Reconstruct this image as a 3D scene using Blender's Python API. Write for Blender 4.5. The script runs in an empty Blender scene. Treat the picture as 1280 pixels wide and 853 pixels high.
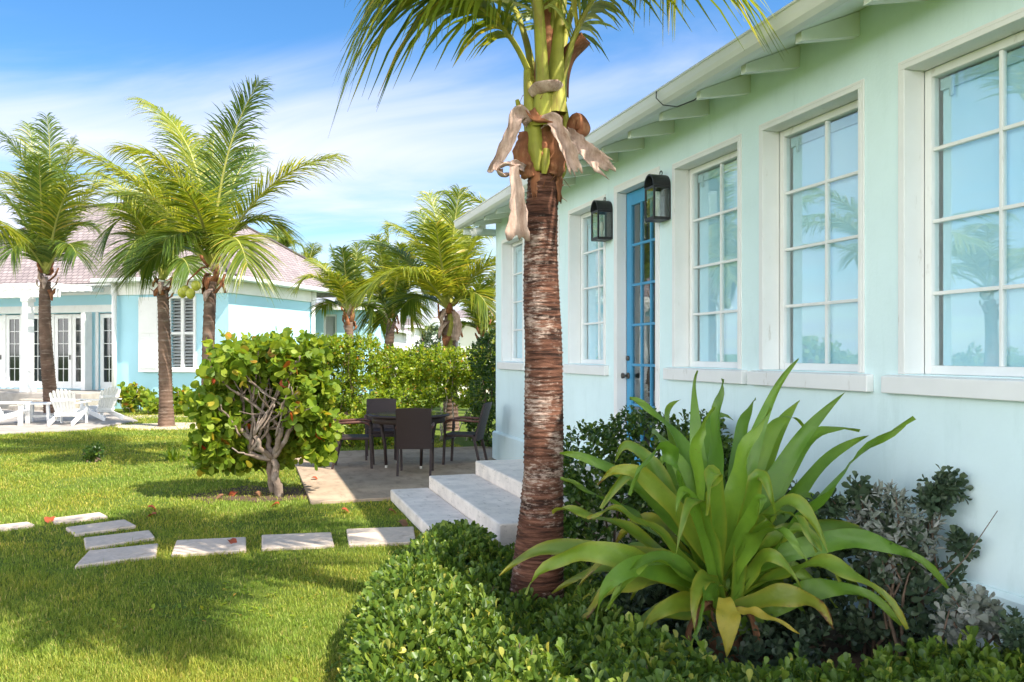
import bpy, math, random
import numpy as np
from mathutils import Vector, Matrix

R = math.radians
rng = np.random.default_rng(7)
random.seed(7)
SC = bpy.context.scene
COL = SC.collection

# ------------------------------------------------------------------ camera, sky, sun, exposure
F = 1050.0                      # focal length in pixels of the 1280 px wide photograph
CX, HY, EYE = 640.0, 442.0, 1.65
cam_d = bpy.data.cameras.new("camera")
cam_d.sensor_width = 36.0
cam_d.lens = 36.0 * F / 1280.0
cam_d.shift_y = (HY - 426.5) / 1280.0
cam_d.clip_start = 0.05
cam_d.clip_end = 3000.0
cam = bpy.data.objects.new("camera", cam_d)
cam.location = (0, 0, EYE)
cam.rotation_euler = (R(90), 0, 0)
COL.objects.link(cam)
SC.camera = cam

SUN_TRAVEL = Vector((-0.68, 0.43, -1.0)).normalized()
SUN_STRENGTH, SKY_STRENGTH, EXPOSURE = 3.7, 0.15, 1.5
sun_d = bpy.data.lights.new("sun", 'SUN')
sun_d.energy = SUN_STRENGTH
sun_d.angle = R(0.55)
sun_d.color = (1.0, 0.93, 0.82)
sun = bpy.data.objects.new("sun", sun_d)
sun.rotation_euler = SUN_TRAVEL.to_track_quat('-Z', 'Y').to_euler()
sun.location = (10, -6, 20)
COL.objects.link(sun)

world = bpy.data.worlds.new("World")
SC.world = world
world.use_nodes = True
wn, wl = world.node_tree.nodes, world.node_tree.links
wn.clear()
w_out = wn.new("ShaderNodeOutputWorld")
w_bg = wn.new("ShaderNodeBackground")
w_bg.inputs["Strength"].default_value = SKY_STRENGTH
w_sky = wn.new("ShaderNodeTexSky")
w_sky.sky_type = 'NISHITA'
w_sky.sun_disc = False
w_sky.sun_elevation = math.atan2(1.0, math.hypot(0.68, 0.43))
w_sky.sun_rotation = math.atan2(0.68, -0.43)
w_sky.air_density = 1.0
w_sky.dust_density = 0.6
w_sky.ozone_density = 3.0
w_tc = wn.new("ShaderNodeTexCoord")
w_sep = wn.new("ShaderNodeSeparateXYZ")
wl.new(w_tc.outputs["Generated"], w_sep.inputs[0])


def wmath(op, a, b=None, clamp=False):
    n = wn.new("ShaderNodeMath")
    n.operation = op
    n.use_clamp = clamp
    for i, s in enumerate((a, b)):
        if s is None:
            continue
        if isinstance(s, (int, float)):
            n.inputs[i].default_value = s
        else:
            wl.new(s, n.inputs[i])
    return n.outputs[0]


zc = wmath('MAXIMUM', w_sep.outputs[2], 0.0)
den = wmath('ADD', zc, 0.10)
ux = wmath('DIVIDE', w_sep.outputs[0], den)
uy = wmath('DIVIDE', w_sep.outputs[1], den)
w_cmb = wn.new("ShaderNodeCombineXYZ")
wl.new(ux, w_cmb.inputs[0])
wl.new(uy, w_cmb.inputs[1])
w_map = wn.new("ShaderNodeMapping")
w_map.inputs["Scale"].default_value = (0.50, 0.62, 1)
w_map.inputs["Location"].default_value = (3.1, 0.4, 0)
w_map.inputs["Rotation"].default_value = (0, 0, R(14))
wl.new(w_cmb.outputs[0], w_map.inputs[0])
w_n1 = wn.new("ShaderNodeTexNoise")
w_n1.inputs["Scale"].default_value = 1.25
w_n1.inputs["Detail"].default_value = 9
w_n1.inputs["Roughness"].default_value = 0.54
w_n1.inputs["Distortion"].default_value = 0.9
wl.new(w_map.outputs[0], w_n1.inputs[0])
# cloud bank: thick low on the sky, thinning out upward
band_lo = wn.new("ShaderNodeMapRange")
band_lo.inputs[1].default_value = 0.40
band_lo.inputs[2].default_value = 0.23
band_lo.inputs[3].default_value = -0.34
band_lo.inputs[4].default_value = 0.10
wl.new(w_sep.outputs[2], band_lo.inputs[0])
w_dens = wmath('ADD', w_n1.outputs[0], band_lo.outputs[0])
# bright cloud cover added out of view behind the camera to lift shaded walls
fill_cloud = wn.new("ShaderNodeMapRange")
fill_cloud.interpolation_type = 'SMOOTHSTEP'
fill_cloud.inputs[1].default_value = -0.02
fill_cloud.inputs[2].default_value = -0.50
fill_cloud.inputs[3].default_value = 0.0
fill_cloud.inputs[4].default_value = 0.24
wl.new(w_sep.outputs[1], fill_cloud.inputs[0])
w_dens = wmath('ADD', w_dens, fill_cloud.outputs[0])
w_cr = wn.new("ShaderNodeMapRange")
w_cr.interpolation_type = 'SMOOTHSTEP'
w_cr.inputs[1].default_value = 0.30
w_cr.inputs[2].default_value = 0.80
w_cr.inputs[3].default_value = 0.0
w_cr.inputs[4].default_value = 0.92
wl.new(w_dens, w_cr.inputs[0])
w_hsv = wn.new("ShaderNodeHueSaturation")
w_hsv.inputs["Saturation"].default_value = 1.28
w_hsv.inputs["Value"].default_value = 0.56
wl.new(w_sky.outputs[0], w_hsv.inputs["Color"])
w_mix = wn.new("ShaderNodeMixRGB")
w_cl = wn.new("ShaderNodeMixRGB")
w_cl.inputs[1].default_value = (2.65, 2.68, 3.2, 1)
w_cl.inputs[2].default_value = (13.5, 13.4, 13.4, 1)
wl.new(wmath('MULTIPLY', fill_cloud.outputs[0], 1 / 0.24), w_cl.inputs[0])
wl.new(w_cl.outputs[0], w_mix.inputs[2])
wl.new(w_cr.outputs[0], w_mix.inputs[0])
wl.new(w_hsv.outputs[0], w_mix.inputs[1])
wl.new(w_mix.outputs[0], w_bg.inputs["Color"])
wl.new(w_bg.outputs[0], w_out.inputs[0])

SC.view_settings.view_transform = 'Standard'
SC.view_settings.look = 'None'
SC.view_settings.exposure = EXPOSURE
SC.view_settings.gamma = 1.0
SC.view_settings.use_curve_mapping = False
SC.render.engine = 'CYCLES'
SC.cycles.max_bounces = 8
SC.cycles.transparent_max_bounces = 16
SC.cycles.sample_clamp_indirect = 6.0


# ------------------------------------------------------------------ helpers: coordinates
def W(px, py, Y):
    """point at distance Y seen at a pixel of the 1280x853 photograph"""
    return Vector(((px - CX) / F * Y, Y, EYE - (py - HY) / F * Y))


def G(px, py, z=0.0):
    """point on the height z"""
    Y = F * (EYE - z) / (py - HY)
    return Vector(((px - CX) / F * Y, Y, z))


HO = Vector((-0.25, 13.0, 0.0))          # far corner of the near house
HU = Vector((0.298, -0.9546, 0.0))       # along its wall, towards the camera
HN = Vector((0.9546, 0.298, 0.0))        # into the house
HROT = math.atan2(HU.y, HU.x)


def H(t, m, z=0.0):
    return HO + HU * t + HN * m + Vector((0, 0, z))


def to_house(x, y):
    dx, dy = x - HO.x, y - HO.y
    return dx * HU.x + dy * HU.y, dx * HN.x + dy * HN.y


# ------------------------------------------------------------------ helpers: materials
def new_mat(name):
    m = bpy.data.materials.new(name)
    m.use_nodes = True
    nt = m.node_tree
    return m, nt, nt.nodes, nt.links, nt.nodes["Principled BSDF"]


def noise_node(nt, scale, detail=4, rough=0.55, coord='Object', stretch=None, dist=0.0):
    tc = nt.nodes.new("ShaderNodeTexCoord")
    n = nt.nodes.new("ShaderNodeTexNoise")
    n.inputs["Scale"].default_value = scale
    n.inputs["Detail"].default_value = detail
    n.inputs["Roughness"].default_value = rough
    n.inputs["Distortion"].default_value = dist
    if stretch:
        mp = nt.nodes.new("ShaderNodeMapping")
        mp.inputs["Scale"].default_value = stretch
        nt.links.new(tc.outputs[coord], mp.inputs[0])
        nt.links.new(mp.outputs[0], n.inputs[0])
    else:
        nt.links.new(tc.outputs[coord], n.inputs[0])
    return n


def ramp(nt, src, stops):
    r = nt.nodes.new("ShaderNodeValToRGB")
    el = r.color_ramp.elements
    while len(el) < len(stops):
        el.new(0.5)
    for e, (p, c) in zip(el, stops):
        e.position = p
        e.color = (c[0], c[1], c[2], 1)
    nt.links.new(src, r.inputs[0])
    return r.outputs[0]


def mixrgb(nt, fac, a, b, mode='MIX'):
    n = nt.nodes.new("ShaderNodeMixRGB")
    n.blend_type = mode
    for i, s in enumerate((fac, a, b)):
        if isinstance(s, (int, float)):
            n.inputs[i].default_value = s
        elif isinstance(s, tuple):
            n.inputs[i].default_value = (s[0], s[1], s[2], 1)
        else:
            nt.links.new(s, n.inputs[i])
    return n.outputs[0]


def bump(nt, src, bsdf, strength=0.3, distance=0.01):
    b = nt.nodes.new("ShaderNodeBump")
    b.inputs["Strength"].default_value = strength
    b.inputs["Distance"].default_value = distance
    nt.links.new(src, b.inputs["Height"])
    nt.links.new(b.outputs[0], bsdf.inputs["Normal"])


def paint(name, col, rough=0.6, var=0.12, scale=1.5, bscale=60, bstr=0.15, dirt=None, spec=0.3):
    """painted or mineral surface with blotches, fine grain and, if asked, stains"""
    m, nt, N, L, b = new_mat(name)
    n = noise_node(nt, scale, 6, 0.6)
    dark = tuple(c * (1 - var) for c in col)
    lite = tuple(min(1, c * (1 + var)) for c in col)
    c = ramp(nt, n.outputs[0], [(0.3, dark), (0.7, lite)])
    if dirt:
        n2 = noise_node(nt, dirt[1], 8, 0.7, stretch=dirt[2] if len(dirt) > 2 else None)
        f = ramp(nt, n2.outputs[0], [(dirt[3] if len(dirt) > 3 else 0.58, (0, 0, 0)), (0.78, (1, 1, 1))])
        c = mixrgb(nt, f, c, dirt[0])
    L.new(c, b.inputs["Base Color"])
    b.inputs["Roughness"].default_value = rough
    b.inputs["Specular IOR Level"].default_value = spec
    nb = noise_node(nt, bscale, 5, 0.6)
    bump(nt, nb.outputs[0], b, bstr, 0.004)
    return m


def leaf_mat(name, stops, trans_gain=1.6, trans=0.35, rough=0.45, spec=0.4, attr=None, nscale=0.0, tint=None):
    """leaf: each leaf (mesh island) takes its own colour; light passes through"""
    m, nt, N, L, b = new_mat(name)
    geo = N.new("ShaderNodeNewGeometry")
    c = ramp(nt, geo.outputs["Random Per Island"], stops)
    if nscale:
        n = noise_node(nt, nscale, 3, 0.5)
        f = ramp(nt, n.outputs[0], [(0.38, (0, 0, 0)), (0.66, (1, 1, 1))])
        c = mixrgb(nt, f, c, mixrgb(nt, 1.0, c, tint or (1.35, 1.25, 1.1), 'MULTIPLY'))
    if attr:
        a = N.new("ShaderNodeAttribute")
        a.attribute_name = attr[0]
        nsp = noise_node(nt, 34, 5, 0.7)
        c = mixrgb(nt, a.outputs["Fac"], c, attr[1])
        old = N.new("ShaderNodeMath")
        old.operation = 'MULTIPLY'
        L.new(a.outputs["Fac"], old.inputs[0])
        L.new(nsp.outputs[0], old.inputs[1])
        c = mixrgb(nt, ramp(nt, old.outputs[0], [(0.30, (0, 0, 0)), (0.44, (1, 1, 1))]), c, (0.16, 0.075, 0.03))
        sp_ = noise_node(nt, 75, 4, 0.6)
        c = mixrgb(nt, ramp(nt, sp_.outputs[0], [(0.66, (0, 0, 0)), (0.74, (0.75, 0.75, 0.75))]), c, (0.17, 0.11, 0.035))
        lg_ = noise_node(nt, 6, 4, 0.6)
        c = mixrgb(nt, 1.0, c, ramp(nt, lg_.outputs[0], [(0.3, (0.78, 0.84, 0.85)), (0.7, (1.18, 1.10, 1.0))]), 'MULTIPLY')
        vn = N.new("ShaderNodeAttribute")
        vn.attribute_name = 'across'
        sn = N.new("ShaderNodeMath")
        sn.operation = 'SINE'
        ml = N.new("ShaderNodeMath")
        ml.operation = 'MULTIPLY'
        ml.inputs[1].default_value = 62.0
        L.new(vn.outputs["Fac"], ml.inputs[0])
        L.new(ml.outputs[0], sn.inputs[0])
        c = mixrgb(nt, 1.0, c, ramp(nt, sn.outputs[0], [(0.0, (0.86, 0.88, 0.86)), (0.9, (1.08, 1.06, 1.05))]), 'MULTIPLY')
        bump(nt, sn.outputs[0], b, 0.22, 0.003)
    L.new(c, b.inputs["Base Color"])
    b.inputs["Roughness"].default_value = rough
    b.inputs["Specular IOR Level"].default_value = spec
    t = N.new("ShaderNodeBsdfTranslucent")
    tc = mixrgb(nt, 1.0, c, (trans_gain * 1.15, trans_gain, trans_gain * 0.5), 'MULTIPLY')
    L.new(tc, t.inputs["Color"])
    ms = N.new("ShaderNodeMixShader")
    ms.inputs[0].default_value = trans
    L.new(b.outputs[0], ms.inputs[1])
    L.new(t.outputs[0], ms.inputs[2])
    L.new(ms.outputs[0], N["Material Output"].inputs[0])
    return m


M = {}


# ------------------------------------------------------------------ helpers: objects
def tag(o, label=None, cat=None, group=None, kind=None):
    if label:
        o["label"] = label
    if cat:
        o["category"] = cat
    if group:
        o["group"] = group
    if kind:
        o["kind"] = kind
    return o


def thing(name, label, cat, loc=(0, 0, 0), rotz=0.0, group=None):
    o = bpy.data.objects.new(name, None)
    o.empty_display_size = 0.2
    COL.objects.link(o)
    o.location = loc
    o.rotation_euler = (0, 0, rotz)
    return tag(o, label, cat, group)


def link_mesh(name, me, mats, parent=None, smooth=False, loc=None, bevel=0.0):
    for m in mats if isinstance(mats, (list, tuple)) else [mats]:
        me.materials.append(m)
    if smooth:
        me.polygons.foreach_set("use_smooth", np.ones(len(me.polygons), dtype=bool))
    me.update()
    o = bpy.data.objects.new(name, me)
    COL.objects.link(o)
    if parent:
        o.parent = parent
    if loc is not None:
        o.location = loc
    if bevel:
        md = o.modifiers.new("bevel", 'BEVEL')
        md.width = bevel
        md.segments = 2
        md.limit_method = 'ANGLE'
        md.angle_limit = R(40)
    return o


class MB:
    """collects faces and links them as one mesh"""

    def __init__(self):
        self.v, self.f, self.mi = [], [], []

    def add(self, vs, fs, mi=0):
        o = len(self.v)
        self.v += [tuple(p) for p in vs]
        for f in fs:
            self.f.append(tuple(i + o for i in f))
            self.mi.append(mi)
        return self

    def box(self, x0, x1, y0, y1, z0, z1, mi=0):
        vs = [(x, y, z) for z in (z0, z1) for y in (y0, y1) for x in (x0, x1)]
        return self.add(vs, [(0, 2, 3, 1), (4, 5, 7, 6), (0, 1, 5, 4), (2, 6, 7, 3), (0, 4, 6, 2), (1, 3, 7, 5)], mi)

    def obox(self, a, b, w, h, mi=0, up=(0, 0, 1), w2=None, h2=None):
        """bar from a to b, section w x h"""
        a, b = Vector(a), Vector(b)
        d = (b - a).normalized()
        s = d.cross(Vector(up))
        s = s.normalized() if s.length > 1e-5 else Vector((1, 0, 0))
        n = s.cross(d)
        w2, h2 = w2 or w, h2 or h
        vs = []
        for p, ww, hh in ((a, w, h), (b, w2, h2)):
            for i, j in ((-1, -1), (1, -1), (1, 1), (-1, 1)):
                vs.append(p + s * (i * ww / 2) + n * (j * hh / 2))
        return self.add(vs, [(0, 1, 2, 3), (7, 6, 5, 4), (0, 4, 5, 1), (1, 5, 6, 2), (2, 6, 7, 3), (3, 7, 4, 0)], mi)

    def prism(self, poly, axis, a0, a1, mi=0):
        """poly in the two other axes (x,z for axis y, etc.)"""
        def mk(p, a):
            return {'x': (a, p[0], p[1]), 'y': (p[0], a, p[1]), 'z': (p[0], p[1], a)}[axis]
        n = len(poly)
        vs = [mk(p, a0) for p in poly] + [mk(p, a1) for p in poly]
        fs = [tuple(range(n))[::-1], tuple(range(n, 2 * n))]
        fs += [(i, (i + 1) % n, n + (i + 1) % n, n + i) for i in range(n)]
        return self.add(vs, fs, mi)

    def tube(self, pts, radii, n=8, mi=0, cap=True, flat=1.0):
        pts = [Vector(p) for p in pts]
        if isinstance(radii, (int, float)):
            radii = [radii] * len(pts)
        ref = Vector((0.13, 0.31, 0.94))
        rings = []
        o = len(self.v)
        for i, p in enumerate(pts):
            d = (pts[min(i + 1, len(pts) - 1)] - pts[max(i - 1, 0)]).normalized()
            s = d.cross(ref)
            if s.length < 0.15:
                s = d.cross(Vector((1, 0, 0)))
            s.normalize()
            t = s.cross(d)
            for k in range(n):
                a = 2 * math.pi * k / n
                self.v.append(tuple(p + (s * math.cos(a) + t * math.sin(a) * flat) * radii[i]))
        for i in range(len(pts) - 1):
            for k in range(n):
                a, b = o + i * n + k, o + i * n + (k + 1) % n
                self.f.append((a, b, b + n, a + n))
                self.mi.append(mi)
        if cap:
            self.f.append(tuple(range(o, o + n))[::-1])
            self.f.append(tuple(range(o + (len(pts) - 1) * n, o + len(pts) * n)))
            self.mi += [mi, mi]
        return self

    def lathe(self, prof, n=24, c=(0, 0, 0), mi=0):
        o = len(self.v)
        for r, z in prof:
            for k in range(n):
                a = 2 * math.pi * k / n
                self.v.append((c[0] + r * math.cos(a), c[1] + r * math.sin(a), c[2] + z))
        for i in range(len(prof) - 1):
            for k in range(n):
                a, b = o + i * n + k, o + i * n + (k + 1) % n
                self.f.append((a, b, b + n, a + n))
                self.mi.append(mi)
        self.f.append(tuple(range(o, o + n))[::-1])
        self.f.append(tuple(range(o + (len(prof) - 1) * n, o + len(prof) * n)))
        self.mi += [mi, mi]
        return self

    def build(self, name, mats, parent=None, smooth=False, origin=None, loc=None, bevel=0.0):
        me = bpy.data.meshes.new(name)
        v = self.v
        if origin is not None:
            v = [(p[0] - origin[0], p[1] - origin[1], p[2] - origin[2]) for p in v]
        me.from_pydata(v, [], self.f)
        me.polygons.foreach_set("material_index", np.array(self.mi, dtype=np.int32))
        return link_mesh(name, me, mats, parent, smooth, loc, bevel)


def np_mesh(name, verts, tris, quads, mats, parent=None, smooth=True, mi_t=None, mi_q=None, attr=None, attr2=None):
    """fast mesh from numpy arrays"""
    me = bpy.data.meshes.new(name)
    verts = np.asarray(verts, dtype=np.float32)
    tris = np.asarray(tris, dtype=np.int32).reshape(-1, 3)
    quads = np.asarray(quads, dtype=np.int32).reshape(-1, 4)
    me.vertices.add(len(verts))
    me.vertices.foreach_set("co", verts.ravel())
    nl = tris.size + quads.size
    me.loops.add(nl)
    me.loops.foreach_set("vertex_index", np.concatenate([tris.ravel(), quads.ravel()]).astype(np.int32))
    nf = len(tris) + len(quads)
    me.polygons.add(nf)
    ls = np.concatenate([np.arange(len(tris)) * 3, tris.size + np.arange(len(quads)) * 4]).astype(np.int32)
    me.polygons.foreach_set("loop_start", ls)
    mi = np.concatenate([np.zeros(len(tris), np.int32) if mi_t is None else mi_t,
                         np.zeros(len(quads), np.int32) if mi_q is None else mi_q]).astype(np.int32)
    me.polygons.foreach_set("material_index", mi)
    if attr:
        a = me.attributes.new(attr[0], 'FLOAT', 'POINT')
        a.data.foreach_set("value", np.asarray(attr[1], dtype=np.float32))
    if attr2:
        a = me.attributes.new(attr2[0], 'FLOAT', 'POINT')
        a.data.foreach_set("value", np.asarray(attr2[1], dtype=np.float32))
    me.update(calc_edges=True)
    me.validate()
    return link_mesh(name, me, mats, parent, smooth)


def unit(a):
    return a / np.maximum(np.linalg.norm(a, axis=-1, keepdims=True), 1e-9)


# leaf templates in (side, along, normal), length 1
def leaf_template(w=0.5, kind='oval', fold=0.10, curl=0.08):
    if kind == 'oval':
        prof = [(0.0, 0.02), (0.28, 0.36), (0.62, 0.5), (0.88, 0.30), (1.0, 0.0)]
    elif kind == 'obovate':
        prof = [(0.0, 0.02), (0.3, 0.24), (0.65, 0.5), (0.88, 0.40), (1.0, 0.0)]
    elif kind == 'lance':
        prof = [(0.0, 0.03), (0.3, 0.45), (0.6, 0.42), (0.85, 0.2), (1.0, 0.0)]
    else:                                       # round
        prof = [(0.0, 0.10), (0.15, 0.40), (0.5, 0.56), (0.82, 0.42), (1.0, 0.0)]
    v, tri, quad = [], [], []
    v.append((0, prof[0][0], 0))
    for u, h in prof[1:-1]:
        c = -curl * u * u
        v += [(-h * w * 1.0, u, c + fold * h), (0, u, c), (h * w, u, c + fold * h)]
    v.append((0, 1.0, -curl))
    n = len(prof) - 2
    last = len(v) - 1
    tri += [(0, 2, 1), (0, 3, 2)]
    for i in range(n - 1):
        a = 1 + 3 * i
        quad += [(a, a + 1, a + 4, a + 3), (a + 1, a + 2, a + 5, a + 4)]
    a = 1 + 3 * (n - 1)
    tri += [(a, a + 1, last), (a + 1, a + 2, last)]
    return np.array(v), np.array(tri), np.array(quad)


def leaves_arrays(tpl, pos, d, up, size):
    """place the template at pos, pointing along d, face towards up"""
    v, tri, quad = tpl
    d = unit(d)
    s = unit(np.cross(d, up))
    n = np.cross(s, d)
    V = (pos[:, None, :] + size[:, None, None] * (v[None, :, 0:1] * s[:, None, :] + v[None, :, 1:2] * d[:, None, :]
                                                  + v[None, :, 2:3] * n[:, None, :]))
    k = len(v)
    off = (np.arange(len(pos)) * k)[:, None, None]
    return V.reshape(-1, 3), (tri[None] + off).reshape(-1, 3), (quad[None] + off).reshape(-1, 4)


def sprigs(pos, axis, n_leaf, size, spread, length, r):
    """rosettes of leaves round twig tips -> leaf positions, directions, ups, sizes"""
    n = len(pos)
    axis = unit(axis)
    ref = np.where(np.abs(axis[:, 2:3]) > 0.9, np.array([[1.0, 0, 0]]), np.array([[0, 0, 1.0]]))
    a = unit(np.cross(axis, ref))
    b = np.cross(axis, a)
    P, D, U, S = [], [], [], []
    ph0 = r.uniform(0, 6.28, n)
    for k in range(n_leaf):
        u = k / max(1, n_leaf - 1)
        ph = ph0 + k * 2.4 + r.normal(0, 0.25, n)
        rad = np.cos(ph)[:, None] * a + np.sin(ph)[:, None] * b
        tilt = (1 - u) * spread + 0.25 * u + r.normal(0, 0.18, n)
        dd = np.cos(tilt)[:, None] * axis + np.sin(tilt)[:, None] * rad
        P.append(pos + axis * (length * (u - 1))[..., None] if np.ndim(u) else pos + axis * (length * (u - 1)))
        D.append(dd)
        U.append(axis - 0.35 * rad + r.normal(0, 0.15, (n, 3)))
        S.append(size * (1 - 0.35 * u) * r.uniform(0.7, 1.2, n))
    return np.concatenate(P), np.concatenate(D), np.concatenate(U), np.concatenate(S)


def lump_points(lumps, per_area, r, shell=(0.72, 1.0)):
    """points spread through the outer part of a union of ellipsoids (cx,cy,cz,rx,ry,rz)"""
    P, Nn = [], []
    L = np.array(lumps, dtype=float)
    for l in L:
        c, rad = l[:3], l[3:]
        area = 4 * math.pi * ((rad[0] * rad[1]) ** 1.6 / 3 + (rad[0] * rad[2]) ** 1.6 / 3 + (rad[1] * rad[2]) ** 1.6 / 3) ** (1 / 1.6)
        n = max(4, int(area * per_area))
        u = unit(r.normal(0, 1, (n, 3)))
        k = r.uniform(shell[0], shell[1], (n, 1)) + r.normal(0, 0.03, (n, 1))
        p = c + u * rad * k
        nn = unit(u / rad)
        keep = np.ones(n, bool)
        for q in L:
            if q is l:
                continue
            e = ((p - q[:3]) / q[3:])
            keep &= (e * e).sum(1) > shell[0] ** 2 * 0.8
        P.append(p[keep])
        Nn.append(nn[keep])
    return np.concatenate(P), np.concatenate(Nn)


def foliage(name, parent, lumps, per_area, n_leaf, size, tpl, mats, seed, spread=1.15, length=0.06, up_bias=0.5,
            shell=(0.72, 1.0), zmin=0.02, jitter=0.35):
    r = np.random.default_rng(seed)
    p, n = lump_points(lumps, per_area, r, shell)
    k = p[:, 2] > zmin
    p, n = p[k], n[k]
    ax = unit(n + np.array([0, 0, up_bias]) + r.normal(0, jitter, n.shape))
    P, D, U, S = sprigs(p, ax, n_leaf, size, spread, length, r)
    v, t, q = leaves_arrays(tpl, P, D, U, S)
    if parent is not None:
        v = v - np.array(parent.location)
    return np_mesh(name, v, t, q, mats, parent)


def stems(name, parent, base, lumps, mat, seed, n=10, r0=0.012, r1=0.004, spread=0.10, reach=0.85):
    r = random.Random(seed)
    mb = MB()
    for i in range(n):
        l = lumps[i % len(lumps)]
        th, ph = r.uniform(0, 6.28), r.uniform(-0.4, 1.3)
        tgt = Vector((l[0] + l[3] * reach * math.cos(th) * math.cos(ph), l[1] + l[4] * reach * math.sin(th) * math.cos(ph),
                      l[2] + l[5] * reach * math.sin(ph)))
        b = Vector((l[0] * 0.6 + base[0] * 0.4 + r.uniform(-1, 1) * spread, l[1] * 0.6 + base[1] * 0.4 + r.uniform(-1, 1) * spread, base[2]))
        pts = []
        kink = [Vector((r.uniform(-1, 1), r.uniform(-1, 1), r.uniform(-.4, .4))) * 0.05 for _ in range(7)]
        for k in range(7):
            u = k / 6
            q = b.lerp(tgt, u)
            q.x += (b.x - tgt.x) * 0.25 * u * (1 - u) * 2
            pts.append(q + kink[k] * (1 if 0 < k < 6 else 0))
        mb.tube(pts, [r0 + (r1 - r0) * k / 6 for k in range(7)], 6)
    return mb.build(name, mat, parent, True, origin=parent.location)


# ------------------------------------------------------------------ materials
def build_materials():
    M['aqua'] = paint('aqua_stucco', (0.71, 0.865, 0.865), 0.85, 0.045, 1.3, 42, 0.45,
                      dirt=((0.62, 0.775, 0.765), 3.2, (1.6, 1, 0.35), 0.52), spec=0.15)
    M['blue'] = paint('blue_stucco', (0.42, 0.70, 0.80), 0.85, 0.05, 0.6, 90, 0.2, spec=0.15)
    M['white'] = paint('white_paint', (0.80, 0.80, 0.78), 0.5, 0.04, 3, 120, 0.10,
                       dirt=((0.50, 0.46, 0.40), 12, (1, 1, 0.35), 0.61), spec=0.35)
    M['gutter'] = paint('gutter_enamel', (0.74, 0.75, 0.74), 0.35, 0.05, 1.2, 8, 0.05,
                        dirt=((0.52, 0.51, 0.47), 2.2, (0.6, 3, 3), 0.60), spec=0.45)
    M['soffit'] = paint('soffit_paint', (0.76, 0.80, 0.74), 0.6, 0.05, 2, 60, 0.1)
    M['cwhite'] = paint('chair_white', (0.82, 0.82, 0.80), 0.5, 0.05, 4, 60, 0.1)
    M['cream'] = paint('cream_wall', (0.74, 0.71, 0.60), 0.85, 0.06, 0.4, 40, 0.2)
    M['hwhite'] = paint('house_white', (0.78, 0.77, 0.74), 0.85, 0.06, 0.4, 40, 0.2)
    M['concrete'] = paint('patio_concrete', (0.37, 0.28, 0.195), 0.85, 0.22, 2.2, 40, 0.35,
                          dirt=((0.17, 0.12, 0.08), 3.5, (1, 2.2, 1), 0.50))
    M['stepstone'] = paint('step_concrete', (0.74, 0.665, 0.585), 0.85, 0.16, 5, 55, 0.4,
                           dirt=((0.26, 0.205, 0.16), 18, (0.5, 1.2, 2.2), 0.57))
    M['coral'] = paint('coral_stone', (0.60, 0.49, 0.39), 0.9, 0.20, 6, 45, 0.5,
                       dirt=((0.33, 0.24, 0.16), 7, (1, 1, 1), 0.50))
    M['paver'] = paint('paver_stone', (0.34, 0.31, 0.28), 0.85, 0.2, 3, 25, 0.4, dirt=((0.3, 0.27, 0.24), 4, (1, 1, 1), 0.5))
    M['rubble'] = paint('rubble_stone', (0.36, 0.32, 0.27), 0.9, 0.35, 9, 14, 0.8)
    M['sand'] = paint('sand', (0.46, 0.39, 0.29), 0.95, 0.15, 5, 90, 0.5)
    M['door'] = paint('blue_door_paint', (0.050, 0.285, 0.50), 0.35, 0.08, 3, 60, 0.08, spec=0.5)
    M['black'] = paint('black_iron', (0.018, 0.018, 0.020), 0.45, 0.2, 8, 80, 0.2, spec=0.5)
    M['bronze'] = paint('aged_bronze', (0.06, 0.05, 0.04), 0.4, 0.3, 8, 50, 0.2, spec=0.6)
    M['blind'] = paint('roller_blind', (0.58, 0.80, 0.92), 0.8, 0.03, 1, 200, 0.1)
    M['blindrail'] = paint('blind_rail', (0.42, 0.58, 0.62), 0.5, 0.05, 2, 50, 0.05)
    M['inner'] = paint('inner_wall', (0.66, 0.74, 0.70), 0.9, 0.05, 1, 50, 0.05)
    M['darkroom'] = paint('dim_curtain', (0.10, 0.11, 0.11), 0.9, 0.3, 3, 30, 0.2)
    M['bark_pale'] = paint('pale_bark', (0.40, 0.35, 0.29), 0.85, 0.3, 14, 40, 0.5)
    M['bark_grape'] = paint('sea_grape_bark', (0.20, 0.15, 0.115), 0.85, 0.35, 14, 40, 0.5, dirt=((0.34, 0.30, 0.26), 9, (1, 1, 1), 0.5))
    M['bark_brown'] = paint('brown_twig', (0.13, 0.09, 0.06), 0.85, 0.35, 14, 40, 0.5)
    M['petiole'] = paint('palm_petiole', (0.27, 0.27, 0.035), 0.6, 0.35, 4, 50, 0.5, dirt=((0.19, 0.10, 0.035), 22, (1, 1, 0.14), 0.51), spec=0.3)
    M['petiole_far'] = paint('palm_midrib', (0.30, 0.30, 0.07), 0.5, 0.25, 1.2, 20, 0.1)
    M['boot'] = paint('palm_boot', (0.22, 0.085, 0.038), 0.9, 0.5, 9, 60, 0.9, dirt=((0.40, 0.21, 0.10), 30, (1, 1, 0.12), 0.50))
    M['sheath'] = paint('dry_sheath', (0.46, 0.335, 0.27), 0.95, 0.35, 9, 120, 0.8, dirt=((0.17, 0.085, 0.05), 30, (1, 1, 0.16), 0.44))
    M['coconut'] = paint('green_coconut', (0.40, 0.41, 0.05), 0.4, 0.2, 4, 30, 0.1, spec=0.5)
    M['brass_pin'] = paint('pale_foot', (0.7, 0.68, 0.62), 0.5, 0.05)
    M['bulb'] = paint('bulb_glass', (0.75, 0.74, 0.68), 0.2, 0.05, spec=0.6)
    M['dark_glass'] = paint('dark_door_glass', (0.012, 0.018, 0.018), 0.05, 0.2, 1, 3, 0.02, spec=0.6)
    M['shutter'] = paint('grey_shutter', (0.36, 0.38, 0.38), 0.6, 0.08)

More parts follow.
